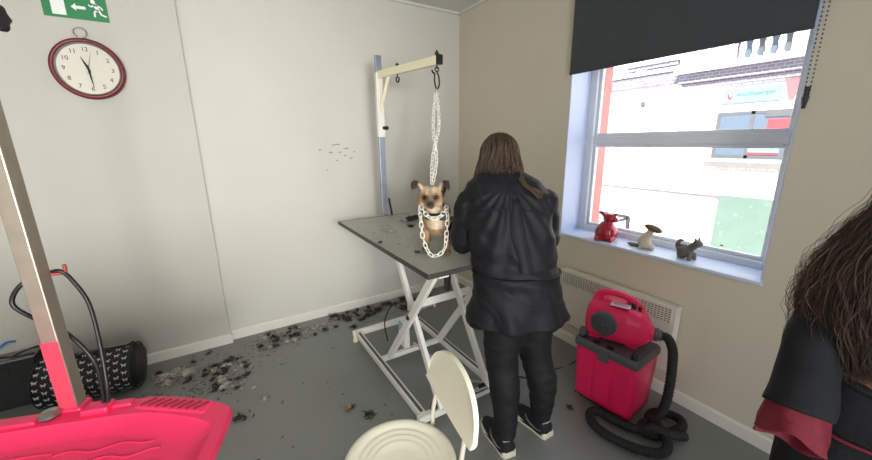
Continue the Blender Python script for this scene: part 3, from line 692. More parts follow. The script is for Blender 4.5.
bm = newbm(); tube(bm, [(-.035,-.075,.235),(-.035,-.075,.252)], .013, 12, ball=True); tube(bm, [(-.02,-.105,.22),(-.02,-.105,.236)], .010, 12, ball=True); obj('control_knobs', bm, M_black, dr, smooth=50)
bm = newbm(); lathe(bm, [(.034,-.185),(.038,-.19),(.038,-.205),(.031,-.21),(.031,-.225)], 20, (0,0,.095), 'y'); obj('hose_collar', bm, M_grey, dr, smooth=50)
# hose, in world space then parented
HP = [(-.250,-2.295,.513),(-.238,-2.335,.510),(-.262,-2.375,.47),(-.270,-2.388,.40),(-.275,-2.395,.27),(-.285,-2.392,.14),(-.31,-2.370,.06),(-.40,-2.345,.032),(-.44,-2.375,.03),(-.41,-2.43,.03),(-.33,-2.455,.03),(-.25,-2.475,.04),(-.195,-2.44,.04),(-.20,-2.37,.032),(-.26,-2.33,.032),(-.33,-2.345,.04),(-.385,-2.42,.065),(-.43,-2.49,.045),(-.50,-2.50,.03),(-.575,-2.43,.03),(-.625,-2.31,.03),(-.625,-2.20,.03),(-.57,-2.135,.03),(-.515,-2.15,.03),(-.50,-2.24,.03),(-.47,-2.34,.036),(-.43,-2.42,.08),(-.37,-2.48,.06),(-.29,-2.51,.03)]
bm = newbm(); HPs = crom(HP, 24); n = len(HPs)
tube(bm, HPs, [.0225+(.0028 if (i//2) % 2 else 0) for i in range(n)], 12)
hz = obj('hose', bm, M_rubber, None, smooth=70); hz.parent = dr; bpy.context.view_layer.update(); hz.matrix_parent_inverse = dr.matrix_world.inverted()
bm = newbm(); tube(bm, [(-.16,-1.92,.48),(-.12,-1.85,.30),(-.2,-1.75,.02),(-.40,-1.72,.006),(-.55,-1.72,.006),(-.66,-1.62,.006),(-.62,-1.4,.006)], .0045, 8, 6)
pc = obj('power_cable', bm, M_black, None, smooth=60); pc.parent = dr; pc.matrix_parent_inverse = dr.matrix_world.inverted()

# ================================================================== BODIES
def head_parts(bm, c, A, k=1.):
    """skull, jaw, nose, lips, ears; A columns right, forward, up"""
    c = V(c); q = lambda x, y, z: c+A @ V((x*k, y*k, z*k))
    ell(bm, q(0,-.012,.022), (.074*k,.093*k,.092*k), A); ell(bm, q(0,.028,-.045), (.056*k,.062*k,.070*k), A); ell(bm, q(0,.052,-.085), (.030*k,.026*k,.024*k), A)
    tube(bm, [q(0,.083,.012), q(0,.100,-.012), q(0,.106,-.028)], [.009*k,.012*k,.015*k], 8, ball=True)
    for s in (-1, 1):
        ell(bm, q(s*.013,.096,-.030), (.010*k,.010*k,.008*k), A); ell(bm, q(s*.074,-.008,-.012), (.010*k,.020*k,.032*k), A)
        ell(bm, q(s*.032,.078,.024), (.022*k,.010*k,.008*k), A); ell(bm, q(s*.038,.070,-.026), (.022*k,.018*k,.020*k), A)
    ell(bm, q(0,.086,-.055), (.024*k,.010*k,.006*k), A); ell(bm, q(0,.085,-.065), (.020*k,.010*k,.006*k), A)

def eyes(par, c, A, k=1.):
    c = V(c)
    for s in (-1, 1):
        bm = newbm(); ell(bm, c+A @ V((s*.031*k,.074*k,.006*k)), (.012*k,.012*k,.011*k), A, 12, 8); e = obj('eye', bm, M_eyew, par, smooth=80)
        bm = newbm(); ell(bm, c+A @ V((s*.031*k,.083*k,.005*k)), (.006*k,.005*k,.006*k), A, 10, 6); obj('iris', bm, M_eye, e, smooth=80)

def hand_parts(bm, w, d, n, s, k=1., curl=.6):
    """wrist w, pointing along d, back of the hand n, thumb on side s (vector)"""
    w = V(w); d = V(d).normalized(); n = V(n); n = (n-d*n.dot(d)).normalized(); t = d.cross(n); t = t if t.dot(V(s)) > 0 else -t
    ell(bm, w+d*.045*k, (.042*k,.048*k,.016*k), M((t, d, n)).transposed())
    for i, L in enumerate((.068,.076,.070,.055)):
        b = w+d*.082*k+t*(.030-.020*i)*k; P = [b-d*.02*k]; a = 0; p = b
        for j in range(3):
            P.append(p.copy()); a += curl*(.5+.25*j); p = p+(d*math.cos(a)-n*math.sin(a))*L*k*(.42,.32,.26)[j]
        P.append(p); tube(bm, P, [.0095*k,.0092*k,.0086*k,.008*k,.0066*k], 8, 2, ball=True)
    b = w+d*.025*k+t*.030*k
    tube(bm, [b-t*.01*k, b+d*.022*k+t*.020*k-n*.006*k, b+d*.048*k+t*.028*k-n*.016*k, b+d*.066*k+t*.026*k-n*.026*k], [.014*k,.0125*k,.0105*k,.008*k], 8, 2, ball=True)

def loft(bm, secs, n=28, p=2.3):
    """secs: (centre, right vec, fwd vec, half width, half depth)"""
    R = []
    for c, r, f, a, b in secs:
        c, r, f = V(c), V(r), V(f); ring = []
        for j in range(n):
            t = 2*PI*j/n; x, y = math.cos(t), math.sin(t)
            ring.append(c+r*a*abs(x)**(2/p)*(1 if x > 0 else -1)+f*b*abs(y)**(2/p)*(1 if y > 0 else -1))
        R.append(ring)
    return rings(bm, R)

def shoe(par, heel, toe, k=1.):
    heel, toe = V(heel), V(toe); f = (toe-heel); L = f.length; f.normalize(); r = f.cross(V((0,0,1)))
    wd = [(0,.028),(.06,.036),(.3,.036),(.55,.043),(.75,.046),(.9,.038),(1,.016)]
    bm = newbm()
    pts = [(heel+f*L*t+r*w*k) for t, w in wd]+[(heel+f*L*t-r*w*k) for t, w in reversed(wd)]
    rings(bm, [[V((p.x,p.y,.002)) for p in pts], [V((p.x,p.y,.030)) for p in pts], [V(((p.x*.95+.05*(heel.x+toe.x)/2),(p.y*.95+.05*(heel.y+toe.y)/2),.036)) for p in pts]])
    q = lambda t, z, s=0: heel+f*L*t+V((0,0,z))+r*s
    up = newbm()
    loft(up, [(q(.01,.026),r,f,.02,.006)]+[], 12) if 0 else None
    R = []
    for t, w, h in ((.015,.022,.066),(.06,.036,.100),(.2,.039,.108),(.34,.039,.104),(.5,.043,.086),(.7,.045,.066),(.88,.038,.054),(.97,.018,.044)):
        R.append([q(t, .022+h*.62*(1-math.cos(a))*.5*1.0 if 0 else .022+(h-.022)*max(0, math.sin(a)), w*k*math.cos(a)) for a in [PI*j/12 for j in range(13)]]+[q(t,.018,-w*k), q(t,.018,w*k)])
    rings(up, R)
    u = obj('shoe', up, M_shoe, par, smooth=60)
    obj('sole', bm, M_sole, u, smooth=50)
    bm = newbm()
    for s in (-1, 1): tube(bm, [q(.10,.050,s*.0375*k), q(.22,.040,s*.0385*k), q(.42,.050,s*.040*k), q(.55,.068,s*.030*k)], [.002,.006,.004,.0015], 6, 4, flat=.6)
    obj('side_stripe', bm, mat('grey_stripe', (120,120,122), .5), u, smooth=60)
    bm = newbm(); tube(bm, [q(.10,.088,-.026*k), q(.05,.094,0), q(.10,.088,.026*k), q(.2,.105,.030*k)], .004, 6, 4); obj('heel_collar', bm, mat('collar_grey', (150,148,146), .7), u, smooth=60)
    return u

def strands_obj(name, paths, r0, par, col):
    """one mesh of thin tapering strands"""
    bm = newbm()
    for P in paths: tube(bm, P, [r0]*(len(P)-2)+[r0*.6, r0*.15], 3, 1, cap=False)
    me = bpy.data.meshes.new(name); bm.to_mesh(me); bm.free()
    a = me.color_attributes.new('Col', 'FLOAT_COLOR', 'POINT'); i = 0
    for P in paths:
        c = col(P)
        for k in range(len(P)*3): a.data[i].color = (*c, 1); i += 1
    for p in me.polygons: p.use_smooth = True
    return objm(name, me, M_hair, par)

# ------------------------------------------------------------------ groomer, bending over the table
gr = thing('person', 'person in a black smock, black leggings and trainers, seen from behind at the grooming table', 'person', (0,0,0))
def az(d): t = math.radians(d); return V((math.cos(t),-math.sin(t),0)), V((math.sin(t),math.cos(t),0))
rT, fT = az(35); rH, fH = az(22)
TOR = [((-1.028,-1.965,.83), rH, fH, .205,.145), ((-1.03,-1.955,.90), rH, fH, .205,.14), ((-1.03,-1.935,.985), rT, fT, .195,.128), ((-1.036,-1.91,1.08), rT, fT, .19,.130), ((-1.042,-1.89,1.18), rT, fT, .192,.128),
       ((-1.044,-1.872,1.27), rT, fT, .190,.112), ((-1.042,-1.856,1.335), rT, fT, .192,.102), ((-1.038,-1.838,1.385), rT, fT, .160,.088), ((-1.034,-1.824,1.425), rT, fT, .085,.066)]
HC = V((-1.012,-1.775,1.488)); HA = axes((.50,.80,-.42))
shL = V((-1.042,-1.866,1.275))-rT*.180; shR = V((-1.042,-1.866,1.275))+rT*.180
elL = V((-1.195,-1.715,1.075)); elR = V((-.815,-1.925,1.07)); haL = V((-1.105,-1.475,1.135)); haR = V((-.905,-1.665,1.115))
legL = [(-1.095,-1.96,.86),(-1.105,-1.955,.70),(-1.112,-1.958,.48),(-1.122,-1.998,.33),(-1.135,-2.03,.10),(-1.137,-2.03,.06)]
legR = [(-.955,-1.985,.86),(-.945,-1.995,.70),(-.925,-2.01,.48),(-.905,-2.05,.33),(-.884,-2.045,.10),(-.884,-2.042,.06)]
bm = newbm()
loft(bm, [(c, r, f, a-.02, b-.02) for c, r, f, a, b in TOR]); tube(bm, [(-1.036,-1.84,1.36), (-1.028,-1.812,1.42), HC+HA @ V((0,-.03,-.04))], [.055,.052,.055], 14, 3, ball=True)
head_parts(bm, HC, HA)
for sh, el, ha in ((shL,elL,haL),(shR,elR,haR)): tube(bm, [sh, sh.lerp(el,.5), el, el.lerp(ha,.5), ha], [.046,.042,.036,.034,.024], 12, 3, ball=True)
for lg in (legL, legR): tube(bm, lg, [.085,.082,.058,.056,.034,.034], 14, 3, ball=True)
for f0, f1 in (((-1.145,-2.045,.040),(-1.112,-1.88,.032)),((-.885,-2.065,.040),(-.889,-1.895,.032))): tube(bm, [f0, V(f0).lerp(V(f1),.5), f1], [.020,.022,.016], 10, 2, ball=True)
hand_parts(bm, haL, V((-.05,.12,-.01)), V((.3,.0,1)), V((1,.2,0)), .9, .5); hand_parts(bm, haR, V((-.07,.12,-.03)), V((-.2,.0,1)), V((-1,.2,0)), .9, .6)
gb = objm('body', remesh(bm, .0065, 2), M_skin, gr); eyes(gr, HC, HA)
bm = newbm()
for lg in (legL, legR): tube(bm, lg[:-1]+[V(lg[-2])+V((0,0,-.012))], [.112,.108,.083,.078,.052,.050], 18, 4, ball=False)
loft(bm, [((-1.028,-1.968,.76), rH, fH, .165,.11), ((-1.028,-1.965,.86), rH, fH, .19,.125), ((-1.03,-1.955,.94), rH, fH, .18,.115)])
objm('leggings', remesh(bm, .010, 2, lambda co, n: n*.006*noise.noise(V((co.x*14,co.y*14,co.z*(26 if co.z < .6 else 12))))), M_legg, gr)
# smock
bm = newbm()
hemc = V((-1.03,-1.985,.70))
loft(bm, [((-1.03,-1.985,.715), rH, fH, .262,.178), ((-1.03,-1.98,.76), rH, fH, .250,.174), ((-1.03,-1.972,.82), rH, fH, .230,.165), ((-1.03,-1.958,.90), rH, fH, .218,.155)]+[(c, r, f, a+.018, b+.016) for c, r, f, a, b in TOR[2:8]]+[((-1.035,-1.826,1.425), rT, fT, .120,.086), ((-1.032,-1.820,1.44), rT, fT, .085,.072)], 36, 2.4)
for sh, el, ha in ((shL,elL,haL),(shR,elR,haR)):
    tube(bm, [sh+V((0,0,.004)), sh.lerp(el,.5), el, el.lerp(ha,.45), el.lerp(ha,.82)], [.074,.073,.067,.062,.048], 16, 4, ball=True)
def smock_wr(co, n):
    u = (co-V((-1.04,-1.87,1.3))).dot(rT); z = co.z
    a = noise.noise(V((u*7, co.z*3.2, 1.3)))*.010+noise.noise(V((u*18+z*6, z*9, 4.1)))*.006
    a += .010*max(0, .5-abs(noise.noise(V((u*6+z*5, z*5-u*3, 7.7)))*3))*.8
    rad = math.sin(math.atan2(u, 1.40-z)*22)*.0035 if .95 < z < 1.34 else 0        # folds radiating from the neck
    wst = .006*math.sin((z-.955)*70+u*8)*math.exp(-((z-.965)/.06)**2)              # creases at the waist
    hem = .014*math.sin(u*34+1)*max(0, (.86-z)/.18)
    return n*(a+rad+wst+hem)
sm = objm('smock', remesh(bm, .008, 2, smock_wr), M_coat, gr)
def back_pt(u, z, off):
    """a point on the back of the smock"""
    pts = [(c, a, b) for c, r, f, a, b in TOR]; 
    for (c0, a0, b0), (c1, a1, b1) in zip(pts, pts[1:]):
        if c0[2] <= z <= c1[2]:
            t = (z-c0[2])/(c1[2]-c0[2]); c = V(c0).lerp(V(c1), t); a = a0+(a1-a0)*t+.018; b = b0+(b1-b0)*t+.016
            return c+rT*u-fT*(b*max(0, 1-abs(u/a)**2.4)**(1/2.4)+off)
bm = newbm()
L_ = [(z, .022+.018*(1.34-z)/.4) for z in [.99+.03*i for i in range(12)]]
rings(bm, [[back_pt(.03-w+.01*math.sin(z*20), z, .006), back_pt(.03-w*.3, z, .017), back_pt(.03+w*.4, z, .013), back_pt(.03+w, z, .006), back_pt(.03, z, -.01)] for z, w in L_])
obj('back_pleat', bm, M_coat, sm, smooth=70)
bm = newbm(); tube(bm, [back_pt(u, 1.255+.02*math.cos(u*9), .011) for u in [-.17+.034*i for i in range(11)]], .0035, 6, 2); obj('yoke_seam', bm, M_coat, sm, smooth=70)
bm = newbm(); tube(bm, [V((-1.03,-1.945,.955))+rT*.216*math.cos(t)+fT*.152*math.sin(t) for t in [2*PI*k/40 for k in range(40)]], .007, 8, closed=True, flat=.5); obj('waist_seam', bm, M_coat, sm, smooth=70)
shoe(gr, (-1.152,-2.090,0), (-1.104,-1.825,0), 1.15); shoe(gr, (-.885,-2.110,0), (-.890,-1.845,0), 1.15)
# hair to the shoulders
def bell(a, t, off=0.):
    """a: angle about the head (0 = back), t: 0 crown .. 1 ends"""
    th = min(1., t/.45)*PI/2
    if t < .45: q = HC+HA @ V((math.sin(a)*math.sin(th)*(.092+off), -.018-math.cos(a)*math.sin(th)*(.104+off), .014+math.cos(th)*(.108+off)))
    else:
        k = (t-.45)/.55; q = HC+HA @ V((math.sin(a)*(.092+off+.030*k), -.018-math.cos(a)*(.104+off-.006*k), .014))
        q = q+V((0,0,-.112*k))+fT*(-.034*k)*max(0, math.cos(a))
    return q
bm = newbm(); NA = 30
g_ = [[bm.verts.new(bell(-2.15+4.3*i/NA, .02+.94*j/16, -.004)) for i in range(NA+1)] for j in range(17)]
for j in range(16):
    for i in range(NA): bm.faces.new((g_[j][i], g_[j][i+1], g_[j+1][i+1], g_[j+1][i]))
for f in bm.faces: f.smooth = True
hb = bpy.data.meshes.new('hair'); bm.to_mesh(hb); bm.free()
color_attr(hb, lambda co: lin((58,43,33)))
hair = objm('hair', hb, M_hair, gr)
R_ = random.Random(11); paths = []
for i in range(1500):
    a = R_.uniform(-2.2, 2.2); t0 = R_.choice((.03,.05,.1,.2)); t1 = R_.uniform(.80,1.12); P = []; o_ = R_.uniform(-.003,.006)
    for k in range(10):
        t = t0+(t1-t0)*k/9; P.append(bell(a+noise.noise(V((a*2, t*1.5, i*.05)))*.30*t, t, o_+(noise.noise(V((i*.7, t*2, 3)))*.012+.008*noise.noise(V((a*3, t*3, 9))))*t))
    paths.append(P)
for i in range(70):                   # the lock falling over the right shoulder
    b = R_.uniform(-.012,.012); P0 = bell(.75, .9)
    P = crom([P0+V((b,0,b)), back_pt(.085+b, 1.385, .016), back_pt(.12+b, 1.360+b*.4, .016+abs(b)), back_pt(.15+b*1.5+R_.uniform(0,.02), 1.33+b, .014+abs(b))], 3); paths.append(P)
def hcol(P):
    k = R_.random(); a, b = lin((46,35,27)), lin((112,88,68)); return tuple(a[i]+(b[i]-a[i])*k*k for i in range(3))
strands_obj('hair_strands', paths, .0016, hair, hcol)

# ------------------------------------------------------------------ second person at the right edge
p2 = thing('person', 'person with long dark wavy hair, black top and dark red sleeve, at right edge', 'person', (0,0,0))
r2, f2 = az(68); AX = V((-.900,-3.118,-.02))
def ax2(x, y, z): return AX+r2*x+f2*y+V((0,0,z))
TO2 = [(ax2(0,0,.80), r2, f2, .17,.125), (ax2(0,0,.92), r2, f2, .165,.115), (ax2(0,0,1.03), r2, f2, .150,.11), (ax2(0,.0,1.12), r2, f2, .160,.115), (ax2(0,-.005,1.21), r2, f2, .165,.10), (ax2(0,-.005,1.27), r2, f2, .13,.08), (ax2(0,0,1.31), r2, f2, .07,.06), (ax2(0,.01,1.36), r2, f2, .05,.052)]
H2 = ax2(.0,.02,1.455); A2 = axes(f2*1+V((0,0,-.12)), V((-.10,.12,1)))
s2L = ax2(-.155,0,1.215); s2R = ax2(.17,0,1.22); e2L = V((-1.115,-2.998,.925)); h2L = ax2(-.05,.24,.90); e2R = ax2(.21,-.02,.96); h2R = ax2(.16,.2,.90)
bm = newbm(); loft(bm, TO2); tube(bm, [ax2(0,.01,1.30), ax2(0,.012,1.37), H2+V((0,0,-.05))], [.055,.052,.05], 12, 2, ball=True); head_parts(bm, H2, A2)
for s, e, h in ((s2L,e2L,h2L),(s2R,e2R,h2R)): tube(bm, [s, s.lerp(e,.5), e, e.lerp(h,.5), h], [.045,.041,.035,.033,.023], 12, 3, ball=True); hand_parts(bm, h, (h-e), V((0,-.5,1)), V((.5,.4,.2)), .9, .5)
g2 = [[ax2(s*.085,0,.84), ax2(s*.09,0,.66), ax2(s*.09,.005,.46), ax2(s*.092,-.02,.30), ax2(s*.095,-.02,.09)] for s in (-1, 1)]
for g in g2: tube(bm, g, [.085,.078,.055,.05,.034], 12, 3, ball=True); tube(bm, [g[-1]+V((0,0,-.04))-f2*.03, g[-1]+f2*.14+V((0,0,-.055))], [.03,.022], 8, ball=True)
objm('body', remesh(bm, .0075, 2), M_skind, p2); eyes(p2, H2, A2)
bm = newbm(); loft(bm, [(c, r, f, a+.018, b+.018) for c, r, f, a, b in TO2[:2]]+[(ax2(0,0,1.0), r2, f2, .168,.128), (ax2(0,-.0,1.05), r2, f2, .172,.131)], 36)
def topwr(co, n): return n*.008*noise.noise(co*12)+(V((0,0,-.030*max(0, 1-abs((co-AX).dot(r2))/.15))) if co.z > 1.01 else V((0,0,0)))
objm('top', remesh(bm, .008, 2, topwr), M_navy, p2)
bm = newbm(); tube(bm, [s2L+V((.02,-.03,.01)), s2L.lerp(e2L,.35), s2L.lerp(e2L,.72), s2L.lerp(e2L,.98)], [.060,.058,.060,.068], 18, 4, ball=False)
loft(bm, [(ax2(-.155,0,.98), r2, f2, .035,.085), (ax2(-.155,0,1.10), r2, f2, .040,.10), (ax2(-.140,0,1.22), r2, f2, .048,.095)], 20)
ell(bm, s2L+V((.01,-.01,.01)), (.066,.066,.062))
sl = objm('short_sleeve', remesh(bm, .007, 2, lambda co, n: n*.007*noise.noise(co*14)), M_navy, p2)
bm = newbm(); d_ = (e2L-s2L).normalized(); P_ = [s2L.lerp(e2L,.70), s2L.lerp(e2L,.85), e2L+d_*.0, e2L+d_*.035, e2L+d_*.065+V((-.006,0,0))]
vs = tube(bm, P_, [.046,.052,.058,.063,.066], 26, 5, cap=False)
for i, rg in enumerate(vs):
    for j, v in enumerate(rg): v.co += (v.co-P_[min(4, i//5)]).normalized()*(.0065*math.sin(j*1.45+i*.25)*i/len(vs))+d_*.008*math.sin(j*.9)*i/len(vs)
o = obj('under_sleeve', bm, M_redc, p2, smooth=80); md = o.modifiers.new('thick', 'SOLIDIFY'); md.thickness = .003
bm = newbm(); tube(bm, [ax2(-.17,-.06,.93), ax2(-.13,-.125,.905), ax2(-.05,-.142,.895), ax2(.08,-.14,.89)], .004, 6, 4); obj('red_piping', bm, M_redc, p2, smooth=60)
bm = newbm()
for g in g2: tube(bm, g, [.10,.092,.07,.066,.06], 14, 3)
loft(bm, [(ax2(0,0,.76), r2, f2, .17,.125), (ax2(0,0,.90), r2, f2, .17,.12)], 24); objm('trousers', remesh(bm, .011, 2), M_legg, p2)
for s in (-1, 1): shoe(p2, ax2(s*.097,-.075,0), ax2(s*.115,.175,0))
# long wavy hair
LH = V((-.030,.020,0))               # the mass drifts over the left shoulder
def mane(a, t, off=0.):
    th = min(1., t/.3)*PI/2; k = max(0, (t-.3)/.7)
    sw = 1+.72*math.sin(min(1, k*1.25)*PI*.62)-.55*max(0, k-.5)
    q = H2+A2 @ V((math.sin(a)*math.sin(th)*(.098*sw+off), -.02-math.cos(a)*math.sin(th)*(.110*(1+.25*math.sin(k*PI))+off), .016+math.cos(th)*(.108+off)))
    return q+V((0,0,-.395*k))+LH*min(1, k*1.5)
bm = newbm(); NA = 36
g_ = [[bm.verts.new(mane(-2.0+4.0*i/NA, .02+.93*j/20, -.012)) for i in range(NA+1)] for j in range(21)]
for j in range(20):
    for i in range(NA): bm.faces.new((g_[j][i], g_[j][i+1], g_[j+1][i+1], g_[j+1][i]))
for f in bm.faces: f.smooth = True
hb = bpy.data.meshes.new('hair'); bm.to_mesh(hb); bm.free(); color_attr(hb, lambda co: lin((36,27,24)))
h2o = objm('hair', hb, M_hair, p2); R_ = random.Random(21); paths = []
for i in range(8500):
    a = R_.uniform(-2.05, 2.05); t0 = R_.choice((.02,.05,.12,.3,.45)); t1 = R_.uniform(.80,1.10); P = []; o_ = R_.uniform(-.018,.012)
    am = R_.uniform(.004,.014); fr = R_.uniform(10,30); f0 = R_.uniform(0,6.3)
    if R_.random() < .06: o_ += .02; am *= 1.5
    for k in range(18):
        t = t0+(t1-t0)*k/17; w = am*min(1, t*1.8)
        P.append(mane(a+noise.noise(V((a*2, t*2, i*.03)))*.35*t, t, o_*min(1, t*2.5)+w*math.cos(f0+fr*t))+r2*w*math.sin(f0+fr*t)+V((0,0,w*.5*math.sin(f0*2+fr*t))))
    paths.append(P)
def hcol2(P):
    k = min(1, R_.random()*.8+.5*max(0, -(P[9]-H2).dot(r2)*5-.25)); a, b = lin((28,22,21)), lin((118,92,76)); return tuple(a[i]+(b[i]-a[i])*k*k for i in range(3))  # strands on the left lightened, side light painted into the hair colour
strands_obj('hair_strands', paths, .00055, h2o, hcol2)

# ------------------------------------------------------------------ dog on the table
dg = thing('dog', 'small scruffy tan and dark terrier standing on the grooming table, chained, facing the camera', 'dog', (-1.25,-1.55,.98), math.atan2(-.53,.85))
# local: x = viewer's right, y = away from viewer; nose toward -y
dbm = newbm()
ell(dbm, (0,.0,.318), (.063,.060,.058)); ell(dbm, (0,-.035,.300), (.040,.045,.036)); tube(dbm, [(0,-.04,.290),(0,-.085,.284)], [.030,.021], 12, ball=True); ell(dbm, (0,-.07,.273), (.018,.028,.012))
for s in (-1, 1):
    ell(dbm, (s*.042,-.01,.297), (.024,.03,.034)); ell(dbm, (s*.024,-.045,.332), (.016,.012,.010))
    tube(dbm, [(s*.038,.012,.345),(s*.062,.010,.378),(s*.080,-.004,.384),(s*.094,-.022,.362)], [.025,.030,.027,.010], 10, 3, ball=True, flat=.42)
tube(dbm, [(0,.02,.30),(0,.03,.24),(0,.03,.19)], [.048,.052,.062], 14, 3, ball=True)
ell(dbm, (0,.03,.185), (.070,.075,.080)); tube(dbm, [(0,.04,.19),(.0,.14,.185),(.0,.25,.190),(.0,.30,.195)], [.074,.070,.064,.056], 16, 3, ball=True)
for s, fy in ((-1,.025),(1,-.03)):
    tube(dbm, [(s*.045,fy+.03,.18),(s*.058,fy+.03,.12),(s*.060,fy+.012,.06),(s*.062,fy+.010,.018)], [.034,.025,.019,.017], 10, 3, ball=True); ell(dbm, (s*.062,fy-.008,.013), (.021,.028,.013))
    for q in (-1, 0, 1): ell(dbm, (s*.062+q*.011,fy-.03,.010), (.007,.010,.009))
    tube(dbm, [(s*.045,.29,.18),(s*.055,.265,.11),(s*.055,.32,.065),(s*.055,.305,.016)], [.046,.030,.018,.016], 10, 3, ball=True); ell(dbm, (s*.055,.285,.012), (.020,.030,.012))
tube(dbm, [(0,.33,.215),(.035,.36,.27),(.055,.34,.33),(.062,.30,.345)], [.02,.018,.015,.007], 10, 4, ball=True)
dme = remesh(dbm, .0055, 1, lambda co, n: n*(.0035*noise.noise(co*95)+.0025*noise.noise(co*45)))
TAN, DRK, CRM, CHO, GRY = lin((176,140,104)), lin((40,33,30)), lin((218,202,178)), lin((66,47,37)), lin((88,80,74))
def mixc(a, b, t): t = max(0, min(1, t)); return tuple(a[i]*(1-t)+b[i]*t for i in range(3))
def dcol(co):
    x, y, z = co; n = noise.noise(V(co)*40); c = TAN
    if z > .255:   # head and ears
        ear = max(0, (abs(x)-.052)/.02) if z > .34 else 0
        c = mixc(TAN, CRM, (z-.33)*14+.2*n+.1)
        for s in (-1, 1):
            d = math.hypot((x-s*.028)/.020, (z-.317)/.018); c = mixc(DRK, c, d*1.0-.45) if y < 0 else c
        if y < -.055: c = mixc(c, DRK, (-y-.06)*20+.3*n) if abs(x) < .03 and z < .305 else c
        if z < .285 and y > -.05: c = mixc(c, CRM, .6)
        if abs(x) < .012 and z > .30 and y < 0: c = mixc(c, GRY, .5)
        c = mixc(c, CHO if n > -.1 else DRK, ear*1.2)
    else:
        c = mixc(TAN, GRY, (z-.185)*8+(y-.08)*4+.6*n) if y > .06 else TAN
        if y > .10 and z > .16: c = mixc(c, DRK, .85+.2*n)
        if y < .02 and z > .14 and abs(x) < .05: c = mixc(CRM, TAN, abs(x)*14+.3*n)
        if z < .08: c = mixc(c, CHO, min(.8, (.09-z)*14)+.2*n)
    if y > .30 and z > .22: c = mixc(DRK, GRY, .3)
    return tuple(v*(1+.25*n) for v in c)
color_attr(dme, dcol); M_fur = mat('dog_fur', (170,130,90), .8, attr='Col')
dbody = objm('body', dme, M_fur, dg)
R_ = random.Random(8); bm = newbm(); cols = []
for p in R_.sample(list(dme.polygons), min(len(dme.polygons), 4200)):
    c, n = p.center, p.normal
    if c.z < .02: continue
    if c.y < -.075: continue
    L = R_.uniform(.008,.020) if c.z < .25 or abs(c.x) > .035 else R_.uniform(.004,.011)
    t = (n*.75+V((R_.uniform(-.4,.4),R_.uniform(-.2,.3),-.6+R_.uniform(-.3,.3)))).normalized(); s = n.cross(t).normalized()*.0014
    v = [bm.verts.new(c-s), bm.verts.new(c+s), bm.verts.new(c+t*L)]; bm.faces.new(v); cc = tuple(x*R_.uniform(.75,1.3) for x in dcol(c)); cols += [cc]*3
me = bpy.data.meshes.new('fur'); bm.to_mesh(me); bm.free(); a = me.color_attributes.new('Col', 'FLOAT_COLOR', 'POINT')
for i, c in enumerate(cols): a.data[i].color = (*c, 1)
def lean(z): k = max(0, min(1, (z-.215)/.06)); return -.028*k*k*(3-2*k)
for m_ in (me, dme):
    for v in m_.vertices:
        if v.co.y < .2: v.co.x += lean(v.co.z)
objm('fur', me, M_fur, dg)
for s in (-1, 1):
    bm = newbm(); ell(bm, (s*.0285-.028,-.052,.316), (.0105,.009,.0105)); obj('eye', bm, M_eye, dg, smooth=80)
bm = newbm(); ell(bm, (-.028,-.106,.291), (.013,.009,.010)); obj('nose', bm, M_black, dg, smooth=80)
bm = newbm(); tube(bm, [(.066*math.cos(t)-.010,.018+.068*math.sin(t),.236-.012*math.sin(t+PI)) for t in [2*PI*k/28 for k in range(28)]], .011, 8, closed=True, flat=.55); col_ = obj('collar', bm, M_black, dg, smooth=60)
bm = newbm(); box(bm, (.022,-.064,.195), (.050,-.045,.235)); obj('buckle', bm, M_black, col_, bevel=.004)
bm = newbm(); box(bm, (-.055,-.062,.20), (-.032,-.044,.235)); obj('buckle', bm, M_black, col_, bevel=.004)

# ------------------------------------------------------------------ chain from the arm to the dog
cn = thing('chain', 'white plastic link chain hanging from the overhead arm down around the dog', 'chain', HOOK)
lm = bpy.data.meshes.new('link'); bm = newbm()
lp = [V((.0095*math.cos(t), 0, .0095*math.sin(t)+(.0085 if math.sin(t) >= 0 else -.0085))) for t in [2*PI*(k+.5)/16 for k in range(16)]]
tube(bm, lp, .0031, 6, closed=True); bmesh.ops.recalc_face_normals(bm, faces=bm.faces[:])
for f in bm.faces: f.smooth = True
bm.to_mesh(lm); bm.free(); lm.materials.append(M_chain)
DM = M.Translation((-1.25,-1.55,.98)) @ M.Rotation(math.atan2(-.53,.85), 4, 'Z')
def dl(x, y, z): return DM @ V((x, y, z))
def chain_run(P, step=.0285):
    P = crom(P, 24); acc = 0; k = 0
    for a, b in zip(P, P[1:]):
        L = (b-a).length
        while acc <= L and L > 0:
            p = a+(b-a)*(acc/L); d = (b-a).normalized(); q = d.to_track_quat('Z', 'Y')
            o = bpy.data.objects.new('link', lm); C.objects.link(o); o.parent = cn
            o.matrix_local = M.Translation(p-HOOK) @ q.to_matrix().to_4x4() @ M.Rotation(PI/2*(k % 2)+.6, 4, 'Z'); k += 1; acc += step
        acc -= L
top_ = HOOK+V((-.01,-.012,-.155)); nape = dl(-.022,.075,.315)
chain_run([top_, top_.lerp(nape,.33)+V((.020,-.008,-.01)), top_.lerp(nape,.66)+V((-.006,.006,-.015)), nape])
chain_run([top_+V((-.012,0,-.006)), top_.lerp(nape,.33)+V((-.012,.008,-.014)), top_.lerp(nape,.66)+V((.012,-.01,-.018)), nape+V((-.010,0,0))])
chain_run([nape, dl(-.085,.03,.262), dl(-.080,-.055,.20), dl(-.068,-.085,.10), dl(-.038,-.095,.028), dl(-.005,-.098,.012), dl(.028,-.092,.028), dl(.047,-.085,.06), dl(.056,-.083,.14), dl(.060,-.060,.21), dl(.058,.03,.262)])
chain_run([dl(-.078,-.02,.258), dl(-.045,-.075,.225), dl(-.010,-.084,.213), dl(.028,-.072,.225), dl(.055,-.01,.255)])
bm = newbm(); h0 = V((0,0,0))
